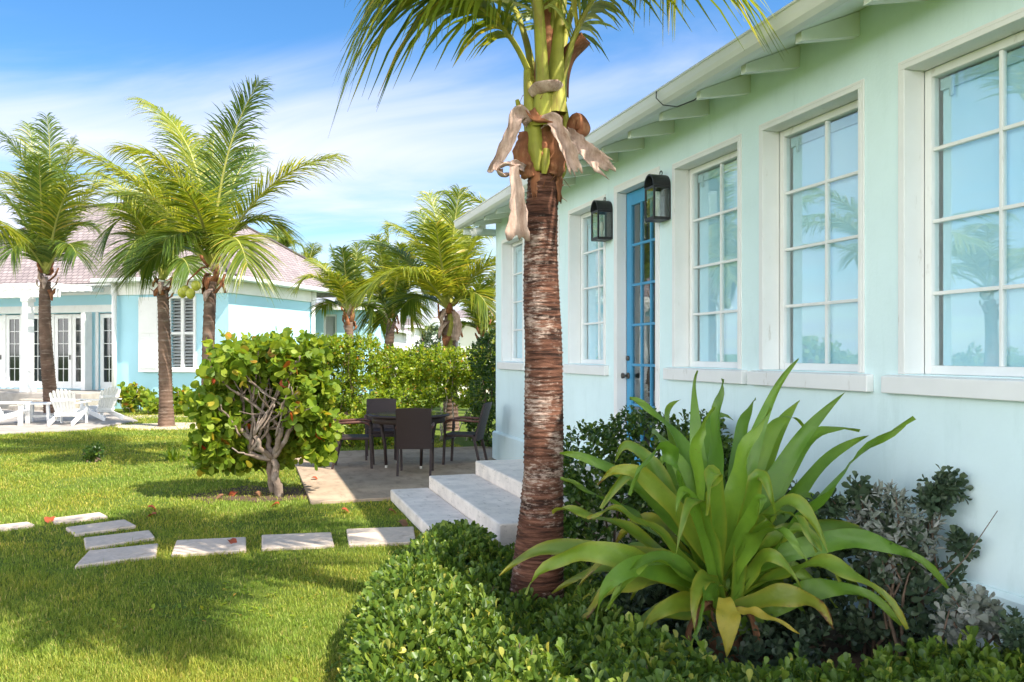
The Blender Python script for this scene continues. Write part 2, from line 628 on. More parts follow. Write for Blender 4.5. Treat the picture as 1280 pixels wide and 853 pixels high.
    # lawn
    m, nt, N, L, b = new_mat('lawn')
    n1 = noise_node(nt, 0.9, 5, 0.6)
    n2 = noise_node(nt, 45, 6, 0.7)
    c1 = ramp(nt, n1.outputs[0], [(0.3, (0.095, 0.150, 0.024)), (0.7, (0.165, 0.215, 0.038))])
    c2 = ramp(nt, n2.outputs[0], [(0.3, (0.45, 0.5, 0.45)), (0.7, (1.25, 1.2, 1.1))])
    L.new(mixrgb(nt, 1.0, c1, c2, 'MULTIPLY'), b.inputs["Base Color"])
    b.inputs["Roughness"].default_value = 0.9
    b.inputs["Specular IOR Level"].default_value = 0.1
    bump(nt, n2.outputs[0], b, 0.8, 0.03)
    M['lawn'] = m
    M['soil'] = paint('soil', (0.085, 0.055, 0.035), 0.95, 0.4, 12, 50, 0.8, dirt=((0.17, 0.10, 0.05), 25, (1, 1, 1), 0.55))

    # roof shingles: courses of weathered wood shakes
    def shingles(name, c1, c2, mort):
        m, nt, N, L, b = new_mat(name)
        tc = N.new("ShaderNodeUVMap")
        br = N.new("ShaderNodeTexBrick")
        br.inputs["Color1"].default_value = (*c1, 1)
        br.inputs["Color2"].default_value = (*c2, 1)
        br.inputs["Mortar"].default_value = (*mort, 1)
        br.inputs["Scale"].default_value = 1.0
        br.inputs["Brick Width"].default_value = 0.22
        br.inputs["Row Height"].default_value = 0.17
        br.inputs["Mortar Size"].default_value = 0.014
        br.inputs["Bias"].default_value = 0.1
        L.new(tc.outputs[0], br.inputs[0])
        n = noise_node(nt, 1.3, 6, 0.7)
        v = ramp(nt, n.outputs[0], [(0.3, (0.82, 0.80, 0.80)), (0.7, (1.12, 1.1, 1.1))])
        L.new(mixrgb(nt, 1.0, br.outputs[0], v, 'MULTIPLY'), b.inputs["Base Color"])
        b.inputs["Roughness"].default_value = 0.85
        bump(nt, br.outputs["Fac"], b, -0.8, 0.02)
        return m
    M['roof'] = shingles('pink_grey_shakes', (0.335, 0.28, 0.27), (0.24, 0.20, 0.198), (0.10, 0.082, 0.08))

    # near palm trunk: ring scars with pale lichen
    m, nt, N, L, b = new_mat('palm_trunk')
    nz = noise_node(nt, 3.2, 8, 0.72, stretch=(1.3, 1.3, 14))
    nb = noise_node(nt, 2.6, 5, 0.6, stretch=(1.2, 1.2, 1.0))
    nf = noise_node(nt, 3.4, 9, 0.78, stretch=(5.0, 5.0, 19))
    c = ramp(nt, nz.outputs[0], [(0.38, (0.020, 0.010, 0.007)), (0.50, (0.090, 0.037, 0.022)), (0.66, (0.20, 0.092, 0.058))])
    addn = N.new("ShaderNodeMath")
    addn.operation = 'MULTIPLY'
    L.new(nb.outputs[0], addn.inputs[0])
    L.new(nf.outputs[0], addn.inputs[1])
    f = ramp(nt, addn.outputs[0], [(0.262, (0, 0, 0)), (0.35, (1, 1, 1))])
    c = mixrgb(nt, f, c, (0.42, 0.315, 0.255))
    L.new(c, b.inputs["Base Color"])
    b.inputs["Roughness"].default_value = 0.85
    b.inputs["Specular IOR Level"].default_value = 0.2
    bump(nt, nz.outputs[0], b, 0.8, 0.014)
    M['trunk'] = m
    M['trunk_far'] = paint('palm_trunk_far', (0.135, 0.085, 0.06), 0.9, 0.45, 3, 16, 0.7,
                           dirt=((0.30, 0.24, 0.19), 3, (1, 1, 5), 0.52))

    # woven dark resin
    m, nt, N, L, b = new_mat('dark_wicker')
    tc = N.new("ShaderNodeTexCoord")
    wv = N.new("ShaderNodeTexWave")
    wv.inputs["Scale"].default_value = 28
    wv.bands_direction = 'Z'
    wv2 = N.new("ShaderNodeTexWave")
    wv2.inputs["Scale"].default_value = 28
    wv2.bands_direction = 'X'
    L.new(tc.outputs["Object"], wv.inputs[0])
    L.new(tc.outputs["Object"], wv2.inputs[0])
    w = mixrgb(nt, 1.0, wv.outputs[0], wv2.outputs[0], 'DIFFERENCE')
    L.new(ramp(nt, w, [(0.1, (0.016, 0.009, 0.008)), (0.8, (0.055, 0.030, 0.026))]), b.inputs["Base Color"])
    b.inputs["Roughness"].default_value = 0.5
    bump(nt, w, b, 0.5, 0.004)
    M['wicker'] = m
    M['wood_arm'] = paint('brown_arm', (0.12, 0.055, 0.040), 0.45, 0.2, 6, 30, 0.2)
    M['table_glass'] = paint('dark_table_top', (0.03, 0.033, 0.04), 0.12, 0.1, 2, 10, 0.02, spec=0.6)

    # window glass: see-through, with a mirror share growing at grazing angles
    def glass(name, tint, lo, hi):
        m, nt, N, L, b = new_mat(name)
        N.remove(b)
        tr = N.new("ShaderNodeBsdfTransparent")
        tr.inputs[0].default_value = (*tint, 1)
        gl = N.new("ShaderNodeBsdfGlossy")
        gl.inputs["Roughness"].default_value = 0.012
        gl.inputs["Color"].default_value = (0.95, 0.98, 1, 1)
        lw = N.new("ShaderNodeLayerWeight")
        lw.inputs[0].default_value = 0.5
        pw = N.new("ShaderNodeMath")
        pw.operation = 'POWER'
        pw.inputs[1].default_value = 4.0
        L.new(lw.outputs["Facing"], pw.inputs[0])
        mr = N.new("ShaderNodeMapRange")
        mr.inputs[3].default_value = lo
        mr.inputs[4].default_value = hi
        L.new(pw.outputs[0], mr.inputs[0])
        nz = noise_node(nt, 1.6, 2, 0.5)
        bp = N.new("ShaderNodeBump")
        bp.inputs["Strength"].default_value = 0.05
        bp.inputs["Distance"].default_value = 0.02
        L.new(nz.outputs[0], bp.inputs["Height"])
        L.new(bp.outputs[0], gl.inputs["Normal"])
        ms = N.new("ShaderNodeMixShader")
        L.new(mr.outputs[0], ms.inputs[0])
        L.new(tr.outputs[0], ms.inputs[1])
        L.new(gl.outputs[0], ms.inputs[2])
        L.new(ms.outputs[0], N["Material Output"].inputs[0])
        return m
    M['glass'] = glass('window_glass', (0.93, 0.98, 0.98), 0.115, 0.9)
    M['door_glass'] = glass('door_glass', (0.75, 0.8, 0.78), 0.10, 0.9)
    M['lamp_glass'] = glass('lantern_glass', (0.9, 0.93, 0.9), 0.06, 0.9)

    M['grass'] = leaf_mat('grass_blades', [(0.0, (0.118, 0.201, 0.025)), (0.5, (0.199, 0.296, 0.036)), (0.9, (0.294, 0.361, 0.058)), (1.0, (0.477, 0.433, 0.162))],
                          1.3, 0.35, 0.55, 0.25, nscale=0.9, tint=(1.50, 1.12, 1.05))
    M['frond'] = leaf_mat('palm_leaflets', [(0.0, (0.073, 0.121, 0.013)), (0.5, (0.138, 0.189, 0.018)), (0.9, (0.260, 0.280, 0.027)), (1.0, (0.439, 0.333, 0.076))],
                          1.9, 0.42, 0.38, 0.5)
    M['frond_gold'] = leaf_mat('palm_leaflets_yellowing', [(0.0, (0.125, 0.176, 0.016)), (0.5, (0.212, 0.257, 0.023)), (1.0, (0.361, 0.351, 0.052))],
                               1.9, 0.42, 0.38, 0.5)
    M['frond_dark'] = leaf_mat('palm_leaflets_dark', [(0.0, (0.054, 0.103, 0.015)), (0.6, (0.096, 0.158, 0.019)), (1.0, (0.193, 0.224, 0.033))],
                               1.7, 0.35, 0.4, 0.5)
    M['hedge'] = leaf_mat('hedge_leaves', [(0.0, (0.070, 0.130, 0.010)), (0.5, (0.154, 0.247, 0.016)), (0.95, (0.280, 0.338, 0.029)), (1.0, (0.420, 0.208, 0.039))],
                          1.8, 0.40, 0.4, 0.45, nscale=2.0)
    M['lowhedge'] = leaf_mat('ficus_leaves', [(0.0, (0.048, 0.097, 0.017)), (0.6, (0.097, 0.168, 0.026)), (0.94, (0.179, 0.246, 0.041)), (0.97, (0.275, 0.311, 0.072)), (1.0, (0.413, 0.389, 0.086))],
                             1.8, 0.36, 0.42, 0.40, nscale=3.0)
    M['darkshrub'] = leaf_mat('dark_shrub_leaves', [(0.0, (0.026, 0.066, 0.012)), (0.7, (0.060, 0.120, 0.017)), (1.0, (0.120, 0.180, 0.024))], 1.6, 0.3, 0.35, 0.5)
    M['grape'] = leaf_mat('sea_grape_leaves', [(0.0, (0.081, 0.150, 0.012)), (0.5, (0.144, 0.222, 0.017)), (0.93, (0.275, 0.336, 0.036)), (0.982, (0.36, 0.26, 0.035)), (0.993, (0.40, 0.12, 0.025)), (1.0, (0.36, 0.045, 0.015))],
                          1.8, 0.36, 0.5, 0.25)
    M['silver'] = leaf_mat('silver_leaves', [(0.0, (0.144, 0.173, 0.137)), (0.6, (0.238, 0.259, 0.223)), (1.0, (0.331, 0.338, 0.310))], 0.9, 0.2, 0.55, 0.3)
    M['greygreen'] = leaf_mat('grey_green_leaves', [(0.0, (0.035, 0.065, 0.035)), (0.7, (0.07, 0.11, 0.06)), (1.0, (0.12, 0.16, 0.09))], 1.3, 0.25, 0.4, 0.5)
    M['maroon'] = leaf_mat('maroon_leaves', [(0.0, (0.08, 0.025, 0.02)), (1.0, (0.16, 0.06, 0.04))], 1.2, 0.3)
    M['crinum'] = leaf_mat('lily_leaves', [(0.0, (0.094, 0.206, 0.025)), (0.5, (0.139, 0.281, 0.030)), (1.0, (0.205, 0.342, 0.040))],
                           1.6, 0.35, 0.33, 0.5, attr=('aging', (0.42, 0.32, 0.035)))
    M['crinum_old'] = leaf_mat('lily_leaf_yellow', [(0.0, (0.531, 0.418, 0.046)), (1.0, (0.550, 0.455, 0.066))], 1.5, 0.35, 0.45, 0.4,
                               attr=('aging', (0.22, 0.11, 0.03)))
    M['fallen'] = leaf_mat('fallen_red_leaf', [(0.0, (0.36, 0.055, 0.02)), (1.0, (0.42, 0.11, 0.04))], 1.2, 0.2)
    M['dead'] = paint('dead_leaf', (0.20, 0.10, 0.05), 0.9, 0.4, 10, 40, 0.4)


build_materials()

TPL_OVAL = leaf_template(0.52, 'oval', 0.16, 0.10)
TPL_OBO = leaf_template(0.62, 'obovate', 0.20, 0.10)
TPL_ROUND = leaf_template(1.0, 'round', 0.14, 0.16)
TPL_LOW = leaf_template(0.50, 'obovate', 0.26, 0.06)
TPL_LANCE = leaf_template(0.34, 'lance', 0.2, 0.2)


# ------------------------------------------------------------------ the setting: ground
def flat_poly(name, pts, z, mat, thick=0.0, bevel=0.0):
    mb = MB()
    c = sum((Vector(p[:2]).to_3d() for p in pts), Vector()) / len(pts)
    poly = [(p[0] - c.x, p[1] - c.y) for p in pts]
    if sum(poly[i][0] * poly[(i + 1) % len(poly)][1] - poly[(i + 1) % len(poly)][0] * poly[i][1] for i in range(len(poly))) < 0:
        poly = poly[::-1]
    if thick:
        mb.prism(poly, 'z', -thick, 0.0)
    else:
        mb.add([(x, y, 0) for x, y in poly], [tuple(range(len(poly)))])
    return mb.build(name, mat, loc=(c.x, c.y, z), bevel=bevel)


def blob(cx, cy, rx, ry, n, seed, wob=0.2):
    r = random.Random(seed)
    return [(cx + rx * (1 + r.uniform(-wob, wob)) * math.cos(6.2832 * k / n), cy + ry * (1 + r.uniform(-wob, wob)) * math.sin(6.2832 * k / n)) for k in range(n)]


lawn = flat_poly('lawn', [(-900, -400), (900, -400), (900, 1500), (-900, 1500)], 0.0, M['lawn'])
tag(lawn, kind='structure')

PATIO = dict(t0=-1.65, t1=3.08, m0=-3.0, m1=-0.05)
pat = MB()
pat.box(0.0, PATIO['t1'], PATIO['m0'], PATIO['m1'], -0.1, 0.035)
pat.box(PATIO['t0'], -0.006, PATIO['m0'], 0.35, -0.1, 0.035)
po = pat.build('patio', M['concrete'], loc=HO, bevel=0.008)
po.rotation_euler.z = HROT
tag(po, kind='structure')

LOW = [(-0.72, 2.5), (-0.78, 3.8), (-0.92, 4.7), (-0.90, 5.5), (-0.74, 6.3), (-0.50, 6.75), (-0.15, 6.55), (0.50, 6.05), (0.78, 5.4), (0.66, 4.75),
       (0.75, 4.32), (1.0, 4.08), (1.5, 3.95), (2.05, 4.02), (2.42, 4.10), (2.92, 2.5)]
bed_pts = [(-.68, 2.4), (-.74, 3.8), (-.87, 4.7), (-0.85, 5.5), (-0.74, 6.4)] + [tuple(H(5.92, -2.1)[:2]), tuple(H(5.92, -0.05)[:2]), tuple(H(11.3, -0.05)[:2])]
bed = flat_poly('soil', bed_pts, 0.006, M['soil'])
tag(bed, kind='structure')
soil2 = flat_poly('soil', blob(-2.95, 9.85, 0.70, 0.60, 26, 3, .34), 0.004, M['soil'])
tag(soil2, kind='structure')
sandp = flat_poly('sand', blob(-7.7, 19.1, 1.3, 1.0, 22, 5, 0.16), 0.005, M['sand'])
tag(sandp, kind='structure')
terr = [G(-90, 552), G(0, 544), G(35, 542), G(112, 538), G(172, 528), G(150, 519), G(40, 514), G(-90, 512)]
terrace = flat_poly('terrace', [(p.x, p.y) for p in terr], 0.05, M['paver'], 0.15, 0.01)
tag(terrace, kind='structure')
path = flat_poly('path', [tuple(p[:2]) for p in (G(0, 534), G(160, 523.5), G(290, 520), G(290, 517), G(165, 519), G(0, 526))], 0.002, M['sand'])
tag(path, kind='structure')


def inside(poly, x, y):
    poly = np.array(poly)
    c = np.zeros(x.shape, bool)
    j = len(poly) - 1
    for i in range(len(poly)):
        xi, yi = poly[i]
        xj, yj = poly[j]
        hit = ((yi > y) != (yj > y)) & (x < (xj - xi) * (y - yi) / (yj - yi + 1e-12) + xi)
        c ^= hit
        j = i
    return c


def edge_dist(poly, x, y):
    poly = np.array(poly)
    best = np.full(x.shape, 1e9)
    bx, by = np.zeros(x.shape), np.zeros(x.shape)
    for i in range(len(poly)):
        a, b = poly[i], poly[(i + 1) % len(poly)]
        ab = b - a
        t = np.clip(((x - a[0]) * ab[0] + (y - a[1]) * ab[1]) / (ab @ ab), 0, 1)
        qx, qy = a[0] + t * ab[0], a[1] + t * ab[1]
        d = np.hypot(x - qx, y - qy)
        k = d < best
        best = np.where(k, d, best)
        bx, by = np.where(k, qx, bx), np.where(k, qy, by)
    return best, bx, by


# ------------------------------------------------------------------ the near house
def wall_mesh(mb, x0, x1, z0, z1, y0, y1, openings, mi=0, mi_reveal=0):
    """wall slab between y0 (outside) and y1 with rectangular openings"""
    xs = sorted({x0, x1} | {o[0] for o in openings} | {o[1] for o in openings})
    zs = sorted({z0, z1} | {o[2] for o in openings} | {o[3] for o in openings})

    def is_open(i, k):
        if i < 0 or k < 0 or i >= len(xs) - 1 or k >= len(zs) - 1:
            return None
        xm, zm = (xs[i] + xs[i + 1]) / 2, (zs[k] + zs[k + 1]) / 2
        return any(o[0] < xm < o[1] and o[2] < zm < o[3] for o in openings)
    for i in range(len(xs) - 1):
        for k in range(len(zs) - 1):
            a, b, c, d = xs[i], xs[i + 1], zs[k], zs[k + 1]
            if not is_open(i, k):
                mb.add([(a, y0, c), (b, y0, c), (b, y0, d), (a, y0, d)], [(0, 1, 2, 3)], mi)
                mb.add([(a, y1, c), (b, y1, c), (b, y1, d), (a, y1, d)], [(3, 2, 1, 0)], mi)
                for (ii, kk, q) in ((i - 1, k, [(a, y0, c), (a, y0, d), (a, y1, d), (a, y1, c)]),
                                    (i + 1, k, [(b, y0, c), (b, y1, c), (b, y1, d), (b, y0, d)]),
                                    (i, k - 1, [(a, y0, c), (a, y1, c), (b, y1, c), (b, y0, c)]),
                                    (i, k + 1, [(a, y0, d), (b, y0, d), (b, y1, d), (a, y1, d)])):
                    s = is_open(ii, kk)
                    if s is None or s:
                        mb.add(q, [(0, 1, 2, 3)], mi_reveal if s else mi)


WZ0, WZ1 = 1.53, 3.33
WINS = [(0.35, 1.40), (1.72, 2.78), (3.13, 4.19), (5.72, 6.79), (7.07, 8.15), (8.48, 9.56), (9.92, 11.0)]
DOOR = (4.46, 5.42, 0.45, 3.36)
HL = 15.0

house = thing('house', 'pale aqua stucco house with white sills, white gutter and a blue glazed door', 'house', HO, HROT)
w = MB()
ops = [(a, b, WZ0, WZ1) for a, b in WINS] + [DOOR]
wall_mesh(w, 0, HL, 0.0, 3.84, 0.0, 0.22, ops)
w.box(0, HL, 6.0, 6.2, 0, 3.84)
w.box(0, 0.2, 0.22, 6.0, 0, 3.84)
w.box(HL - 0.2, HL, 0.22, 6.0, 0, 3.84)
w.build('wall', M['aqua'], house)
pl = MB()
pl.prism([(-0.045, 0), (-0.003, 0), (-0.003, 0.452), (-0.02, 0.452), (-0.045, 0.427)], 'x', -0.04, 3.04)
pl.prism([(-0.045, 0), (-0.003, 0), (-0.003, 0.452), (-0.02, 0.452), (-0.045, 0.427)], 'x', 5.91, HL)
pl.build('plinth', M['aqua'], house)
iw = MB()
iw.box(0.2, HL - 0.2, 0.52, 0.56, 0.42, 3.6)
iw.box(0.2, HL - 0.2, 0.225, 0.6, 0.38, 0.42)
iw.box(0.2, HL - 0.2, 0.225, 0.6, 3.6, 3.64)
iw.build('inner_wall', M['inner'], house)


def roof_panel(mb, p00, p10, p11, p01, thick, uvs, mi=0):
    o = len(mb.v)
    q = [Vector(p) for p in (p00, p10, p11, p01)]
    n = (q[1] - q[0]).cross(q[2] - q[0]).normalized()
    lo = [p - n * thick for p in q]
    mb.add(q + lo, [(0, 1, 2, 3), (7, 6, 5, 4), (0, 4, 5, 1), (1, 5, 6, 2), (2, 6, 7, 3), (3, 7, 4, 0)], mi)


def add_uv_planar(o):
    """roof uv: along the eave and up the slope of each face, in metres"""
    me = o.data
    uv = me.uv_layers.new(name="UVMap")
    for p in me.polygons:
        n = p.normal
        h = Vector((-n.y, n.x, 0))
        h = h.normalized() if h.length > 1e-4 else Vector((1, 0, 0))
        up = n.cross(h)
        for li in p.loop_indices:
            c = me.vertices[me.loops[li].vertex_index].co
            uv.data[li].uv = (c.dot(h), c.dot(up))


sl = 0.404
rf = MB()
e0, rz = -0.50, 3.655
roof_panel(rf, (-0.28, e0, rz), (HL + .3, e0, rz), (HL + .3, 3.1, rz + sl * 3.6), (-0.28, 3.1, rz + sl * 3.6), 0.055, None)
roof_panel(rf, (-0.28, 3.1, rz + sl * 3.6), (HL + .3, 3.1, rz + sl * 3.6), (HL + .3, 6.7, rz), (-0.28, 6.7, rz), 0.055, None)
ro = rf.build('roof', M['roof'], house)
add_uv_planar(ro)
so = MB()
so.prism([(-0.45, 3.607), (0.0, 3.789), (0.0, 3.809), (-0.45, 3.627)], 'x', -0.26, HL + .28)
so.build('soffit', M['soffit'], house)
k = 0
t = 0.30
while t < HL - 0.2:
    mb = MB()
    mb.prism([(-0.43, 3.553), (-0.002, 3.632), (-0.002, 3.785), (-0.43, 3.612)], 'x', t - 0.03, t + 0.03)
    mb.build('rafter_tail', M['soffit'], house)
    t += 0.60
gt = MB()
prof = [(-0.455, 3.60), (-0.50, 3.585), (-0.545, 3.590), (-0.575, 3.615), (-0.585, 3.65), (-0.592, 3.695), (-0.602, 3.70), (-0.602, 3.713), (-0.578, 3.713),
        (-0.572, 3.65), (-0.56, 3.62), (-0.53, 3.602), (-0.47, 3.607), (-0.47, 3.71), (-0.455, 3.71)]
gt.prism(prof, 'x', -0.30, HL + 0.3)
gto = gt.build('gutter', M['gutter'], house)
cb = MB()
cb.tube([(6.55, -0.60, 3.70), (6.57, -0.612, 3.64), (6.62, -0.58, 3.575), (6.70, -0.50, 3.545), (6.82, -0.42, 3.57), (6.9, -0.40, 3.60)], 0.0045, 6)
cb.build('cable', M['black'], house, True)
fs = MB()
fs.box(-0.28, -0.20, -0.45, 0.6, 3.50, 3.60)
fs.build('barge_board', M['soffit'], house)


def house_window(a, b):
    y = 0.135
    mb = MB()
    # painted lining of the opening and a thin raised lip round it
    mb.box(a, a + 0.030, -0.012, y, WZ0 + 0.0, WZ1 - 0.03)
    mb.box(b - 0.030, b, -0.012, y, WZ0 + 0.0, WZ1 - 0.03)
    mb.box(a, b, -0.012, y, WZ1 - 0.03, WZ1)
    mb.box(a - 0.022, a, -0.010, 0.0, WZ0, WZ1 + 0.022)
    mb.box(b, b + 0.022, -0.010, 0.0, WZ0, WZ1 + 0.022)
    mb.box(a, b, -0.010, 0.0, WZ1, WZ1 + 0.022)
    # fixed frame
    fw = 0.05
    mb.box(a + .03, a + .03 + fw, y, y + 0.06, WZ0, WZ1 - .03)
    mb.box(b - .03 - fw, b - .03, y, y + 0.06, WZ0, WZ1 - .03)
    mb.box(a + .03 + fw, b - .03 - fw, y, y + 0.06, WZ1 - .03 - fw, WZ1 - .03)
    mb.box(a + .03 + fw, b - .03 - fw, y, y + 0.06, WZ0, WZ0 + fw)
    x0, x1, z0, z1 = a + .03 + fw, b - .03 - fw, WZ0 + fw, WZ1 - .03 - fw
    bw = 0.022
    xm = (x0 + x1) / 2
    mb.box(xm - bw / 2, xm + bw / 2, y + 0.012, y + 0.045, z0, z1)
    for k in (1, 2, 3):
        z = z0 + (z1 - z0) * k / 4
        mb.box(x0, xm - bw / 2, y + 0.012, y + 0.045, z - bw / 2, z + bw / 2)
        mb.box(xm + bw / 2, x1, y + 0.012, y + 0.045, z - bw / 2, z + bw / 2)
    f = mb.build('window', M['white'], house, bevel=0.004)
    g = MB()
    g.box(x0 - .005, x1 + .005, y + 0.024, y + 0.030, z0 - .005, z1 + .005)
    g.build('pane', M['glass'], f)
    s = MB()
    s.prism([(-0.055, 1.415), (0.0, 1.415), (0.0, 1.525), (-0.055, 1.515)], 'x', a - 0.11, b + 0.10)
    s.box(a + .002, b - .002, 0.0, y, 1.515, 1.527)
    s.build('sill', M['white'], f, bevel=0.006)
    bl = MB()
    bl.box(x0 + 0.022, x1 - 0.005, y + 0.066, y + 0.069, z0 - 0.01, z1 - 0.02)
    bl.build('blind', M['blind'], f)
    br = MB()
    br.box(x0 + 0.022, x1 - 0.003, y + 0.047, y + 0.064, z1 - 0.08, z1 - 0.015)
    for xx in (x0 + 0.09, x1 - 0.12):
        br.box(xx, xx + 0.03, y + 0.040, y + 0.0465, z1 - 0.13, z1 - 0.03)
    br.build('blind_rail', M['blindrail'], f)
    return f


for a, b in WINS:
    house_window(a, b)

# blue glazed door
da, db, dz0, dz1 = DOOR
dc = MB()
dc.box(da, da + .05, -0.012, 0.10, dz0, dz1 - .05)
dc.box(db - .05, db, -0.012, 0.10, dz0, dz1 - .05)
dc.box(da, db, -0.012, 0.10, dz1 - .05, dz1)
dc.box(da - .03, da, -0.010, 0.0, dz0, dz1 + .03)
dc.box(db, db + .03, -0.010, 0.0, dz0, dz1 + .03)
dc.box(da, db, -0.010, 0.0, dz1, dz1 + .03)
dc.box(da, db, -0.03, 0.20, dz0 - 0.05, dz0)
dc.build('door_surround', M['white'], house, bevel=0.004)
dm = MB()
x0, x1, z0, z1 = da + .052, db - .052, dz0 + .006, dz1 - .055
yy = 0.10
st = 0.11
dm.box(x0, x0 + st, yy, yy + .045, z0, z1)
dm.box(x1 - st, x1, yy, yy + .045, z0, z1)
dm.box(x0 + st, x1 - st, yy, yy + .045, z1 - .14, z1)
dm.box(x0 + st, x1 - st, yy, yy + .045, z0, z0 + .26)
gx0, gx1, gz0, gz1 = x0 + st, x1 - st, z0 + .26, z1 - .14
cols, rows, bw = 3, 6, 0.026
cw = (gx1 - gx0) / cols
for i in range(1, cols):
    x = gx0 + cw * i
    dm.box(x - bw / 2, x + bw / 2, yy + .004, yy + .040, gz0, gz1)
for k in range(1, rows):
    z = gz0 + (gz1 - gz0) * k / rows
    for i in range(cols):
        dm.box(gx0 + cw * i + (bw / 2 if i else 0), gx0 + cw * (i + 1) - (bw / 2 if i < cols - 1 else 0), yy + .004, yy + .040, z - bw / 2, z + bw / 2)
door = dm.build('door', M['door'], house, bevel=0.004)
MB().box(gx0 - .004, gx1 + .004, yy + .019, yy + .025, gz0 - .004, gz1 + .004).build('pane', M['door_glass'], door)
hd = MB()
hd.tube([(x0 + .05, yy, 1.42), (x0 + .05, yy - .055, 1.42)], 0.012, 10)
hd.tube([(x0 + .05, yy - .052, 1.42), (x0 + .05, yy - .075, 1.42)], [0.026, 0.030], 14)
hd.tube([(x0 + .05, yy - .001, 1.42), (x0 + .05, yy - .012, 1.42)], 0.033, 16)
hd.tube([(x0 + .05, yy - .001, 1.60), (x0 + .05, yy - .02, 1.60)], 0.026, 14)
hd.build('handle', M['bronze'], door, True)
MB().box(da, db, 0.30, 0.32, 0.45, 3.4).build('door_curtain', M['darkroom'], house)

# entrance steps
steps = thing('entrance_steps', 'three whitewashed concrete steps leading up to the blue door', 'steps', HO, HROT)
for (m0, m1, z) in ((-2.125, -1.690, 0.12), (-1.685, -1.142, 0.255), (-1.137, -0.048, 0.405)):
    MB().box(3.05, 5.9, m0, m1, -0.06, z).build('step', M['stepstone'], steps, bevel=0.014)


def lantern(name_label, t, zc):
    o = thing('wall_lantern', name_label, 'lantern', H(t, -0.002, zc), HROT, 'black iron lanterns beside the blue door')
    hw, dp, h = 0.092, 0.17, 0.185
    bk = MB()
    arch = [(-hw, -h), (hw, -h)] + [(hw * math.cos(a), h - 0.07 + 0.11 * math.sin(a)) for a in np.linspace(0, math.pi, 11)]
    bk.prism(arch, 'y', -0.012, 0.0)
    bk.build('back_plate', M['black'], o)
    fr = MB()
    for x in (-hw + .008, hw - .008):
        fr.box(x - .008, x + .008, -dp, -dp + .016, -h, h - .07)
        fr.box(x - .006, x + .006, -dp + .016, -.012, -h, -h + .02)
        fr.box(x - .006, x + .006, -dp + .016, -.012, h - .09, h - .07)
    fr.box(-hw + .016, hw - .016, -dp, -dp + .016, -h, -h + .022)
    fr.box(-hw + .016, hw - .016, -dp, -dp + .016, h - .09, h - .07)
    fr.build('frame', M['black'], o)
    hdm = MB()
    rim = [(hw * 1.03 * math.cos(a), h - 0.069 + 0.112 * math.sin(a)) for a in np.linspace(0, math.pi, 15)]
    inn = [(hw * 0.92 * math.cos(a), h - 0.069 + 0.100 * math.sin(a)) for a in np.linspace(math.pi, 0, 15)]
    hdm.prism(rim + inn, 'y', -dp - .006, -.013)
    hdm.build('hood', M['black'], o, False)
    bt = MB()
    bt.box(-hw + .002, hw - .002, -dp + .002, -.013, -h - .008, -h - .001)
    bt.build('base', M['black'], o)
    rg = MB()
    rg.tube([(0.022 * math.cos(a), -0.05, h + 0.058 + 0.022 * math.sin(a)) for a in np.linspace(0, 6.283, 15)], 0.005, 6, cap=False)
    rg.build('ring', M['black'], o, True)
    gl = MB()
    gl.box(-hw + .016, hw - .016, -dp + .006, -dp + .009, -h + .022, h - .09)
    for s in (-1, 1):
        gl.box(s * (hw - .009) - .0015, s * (hw - .009) + .0015, -dp + .016, -.013, -h + .02, h - .09)
    gl.build('pane', M['lamp_glass'], o)
    bb = MB()
    bb.lathe([(0.012, -h), (0.012, -0.10), (0.018, -0.095), (0.024, -0.05), (0.018, -0.005), (0.004, 0.01)], 12, (0, -0.085, 0))
    bb.build('bulb', M['bulb'], o, True)
    return o


lantern('black arched iron lantern between the blue door and the window nearest the far end', 4.30, 3.035)
lantern('black arched iron lantern in front of the top corner of the blue door', 5.57, 3.05)
bpy.data.objects['wall_lantern']['label'] = 'smaller looking black arched lantern left of the blue door'
bpy.data.objects['wall_lantern.001']['label'] = 'black arched lantern that overlaps the top of the blue door'

# floodlight under the far eave
fl = thing('floodlight', 'white twin head floodlight under the far end of the eave', 'light', H(0.05, -0.23, 3.60), HROT)
MB().lathe([(0.05, -0.035), (0.055, 0.0), (0.05, 0.03)], 16).build('mount', M['white'], fl, True)
for s in (-1, 1):
    mb = MB()
    mb.tube([(s * .03, 0, -.03), (s * .08, -.05, -.07)], 0.012, 8)
    mb.tube([(s * .08, -.03, -.06), (s * .09, -.07, -.075), (s * .11, -.14, -.10), (s * .112, -.15, -.103)], [0.03, 0.05, 0.06, 0.052], 14)
    mb.build('lamp_head', M['white'], fl, True)


# ------------------------------------------------------------------ palms
def bez(p0, p1, p2, p3, n):
    t = np.linspace(0, 1, n)[:, None]
    p0, p1, p2, p3 = (np.array(p, float) for p in (p0, p1, p2, p3))
    return (1 - t) ** 3 * p0 + 3 * (1 - t) ** 2 * t * p1 + 3 * (1 - t) * t * t * p2 + t ** 3 * p3


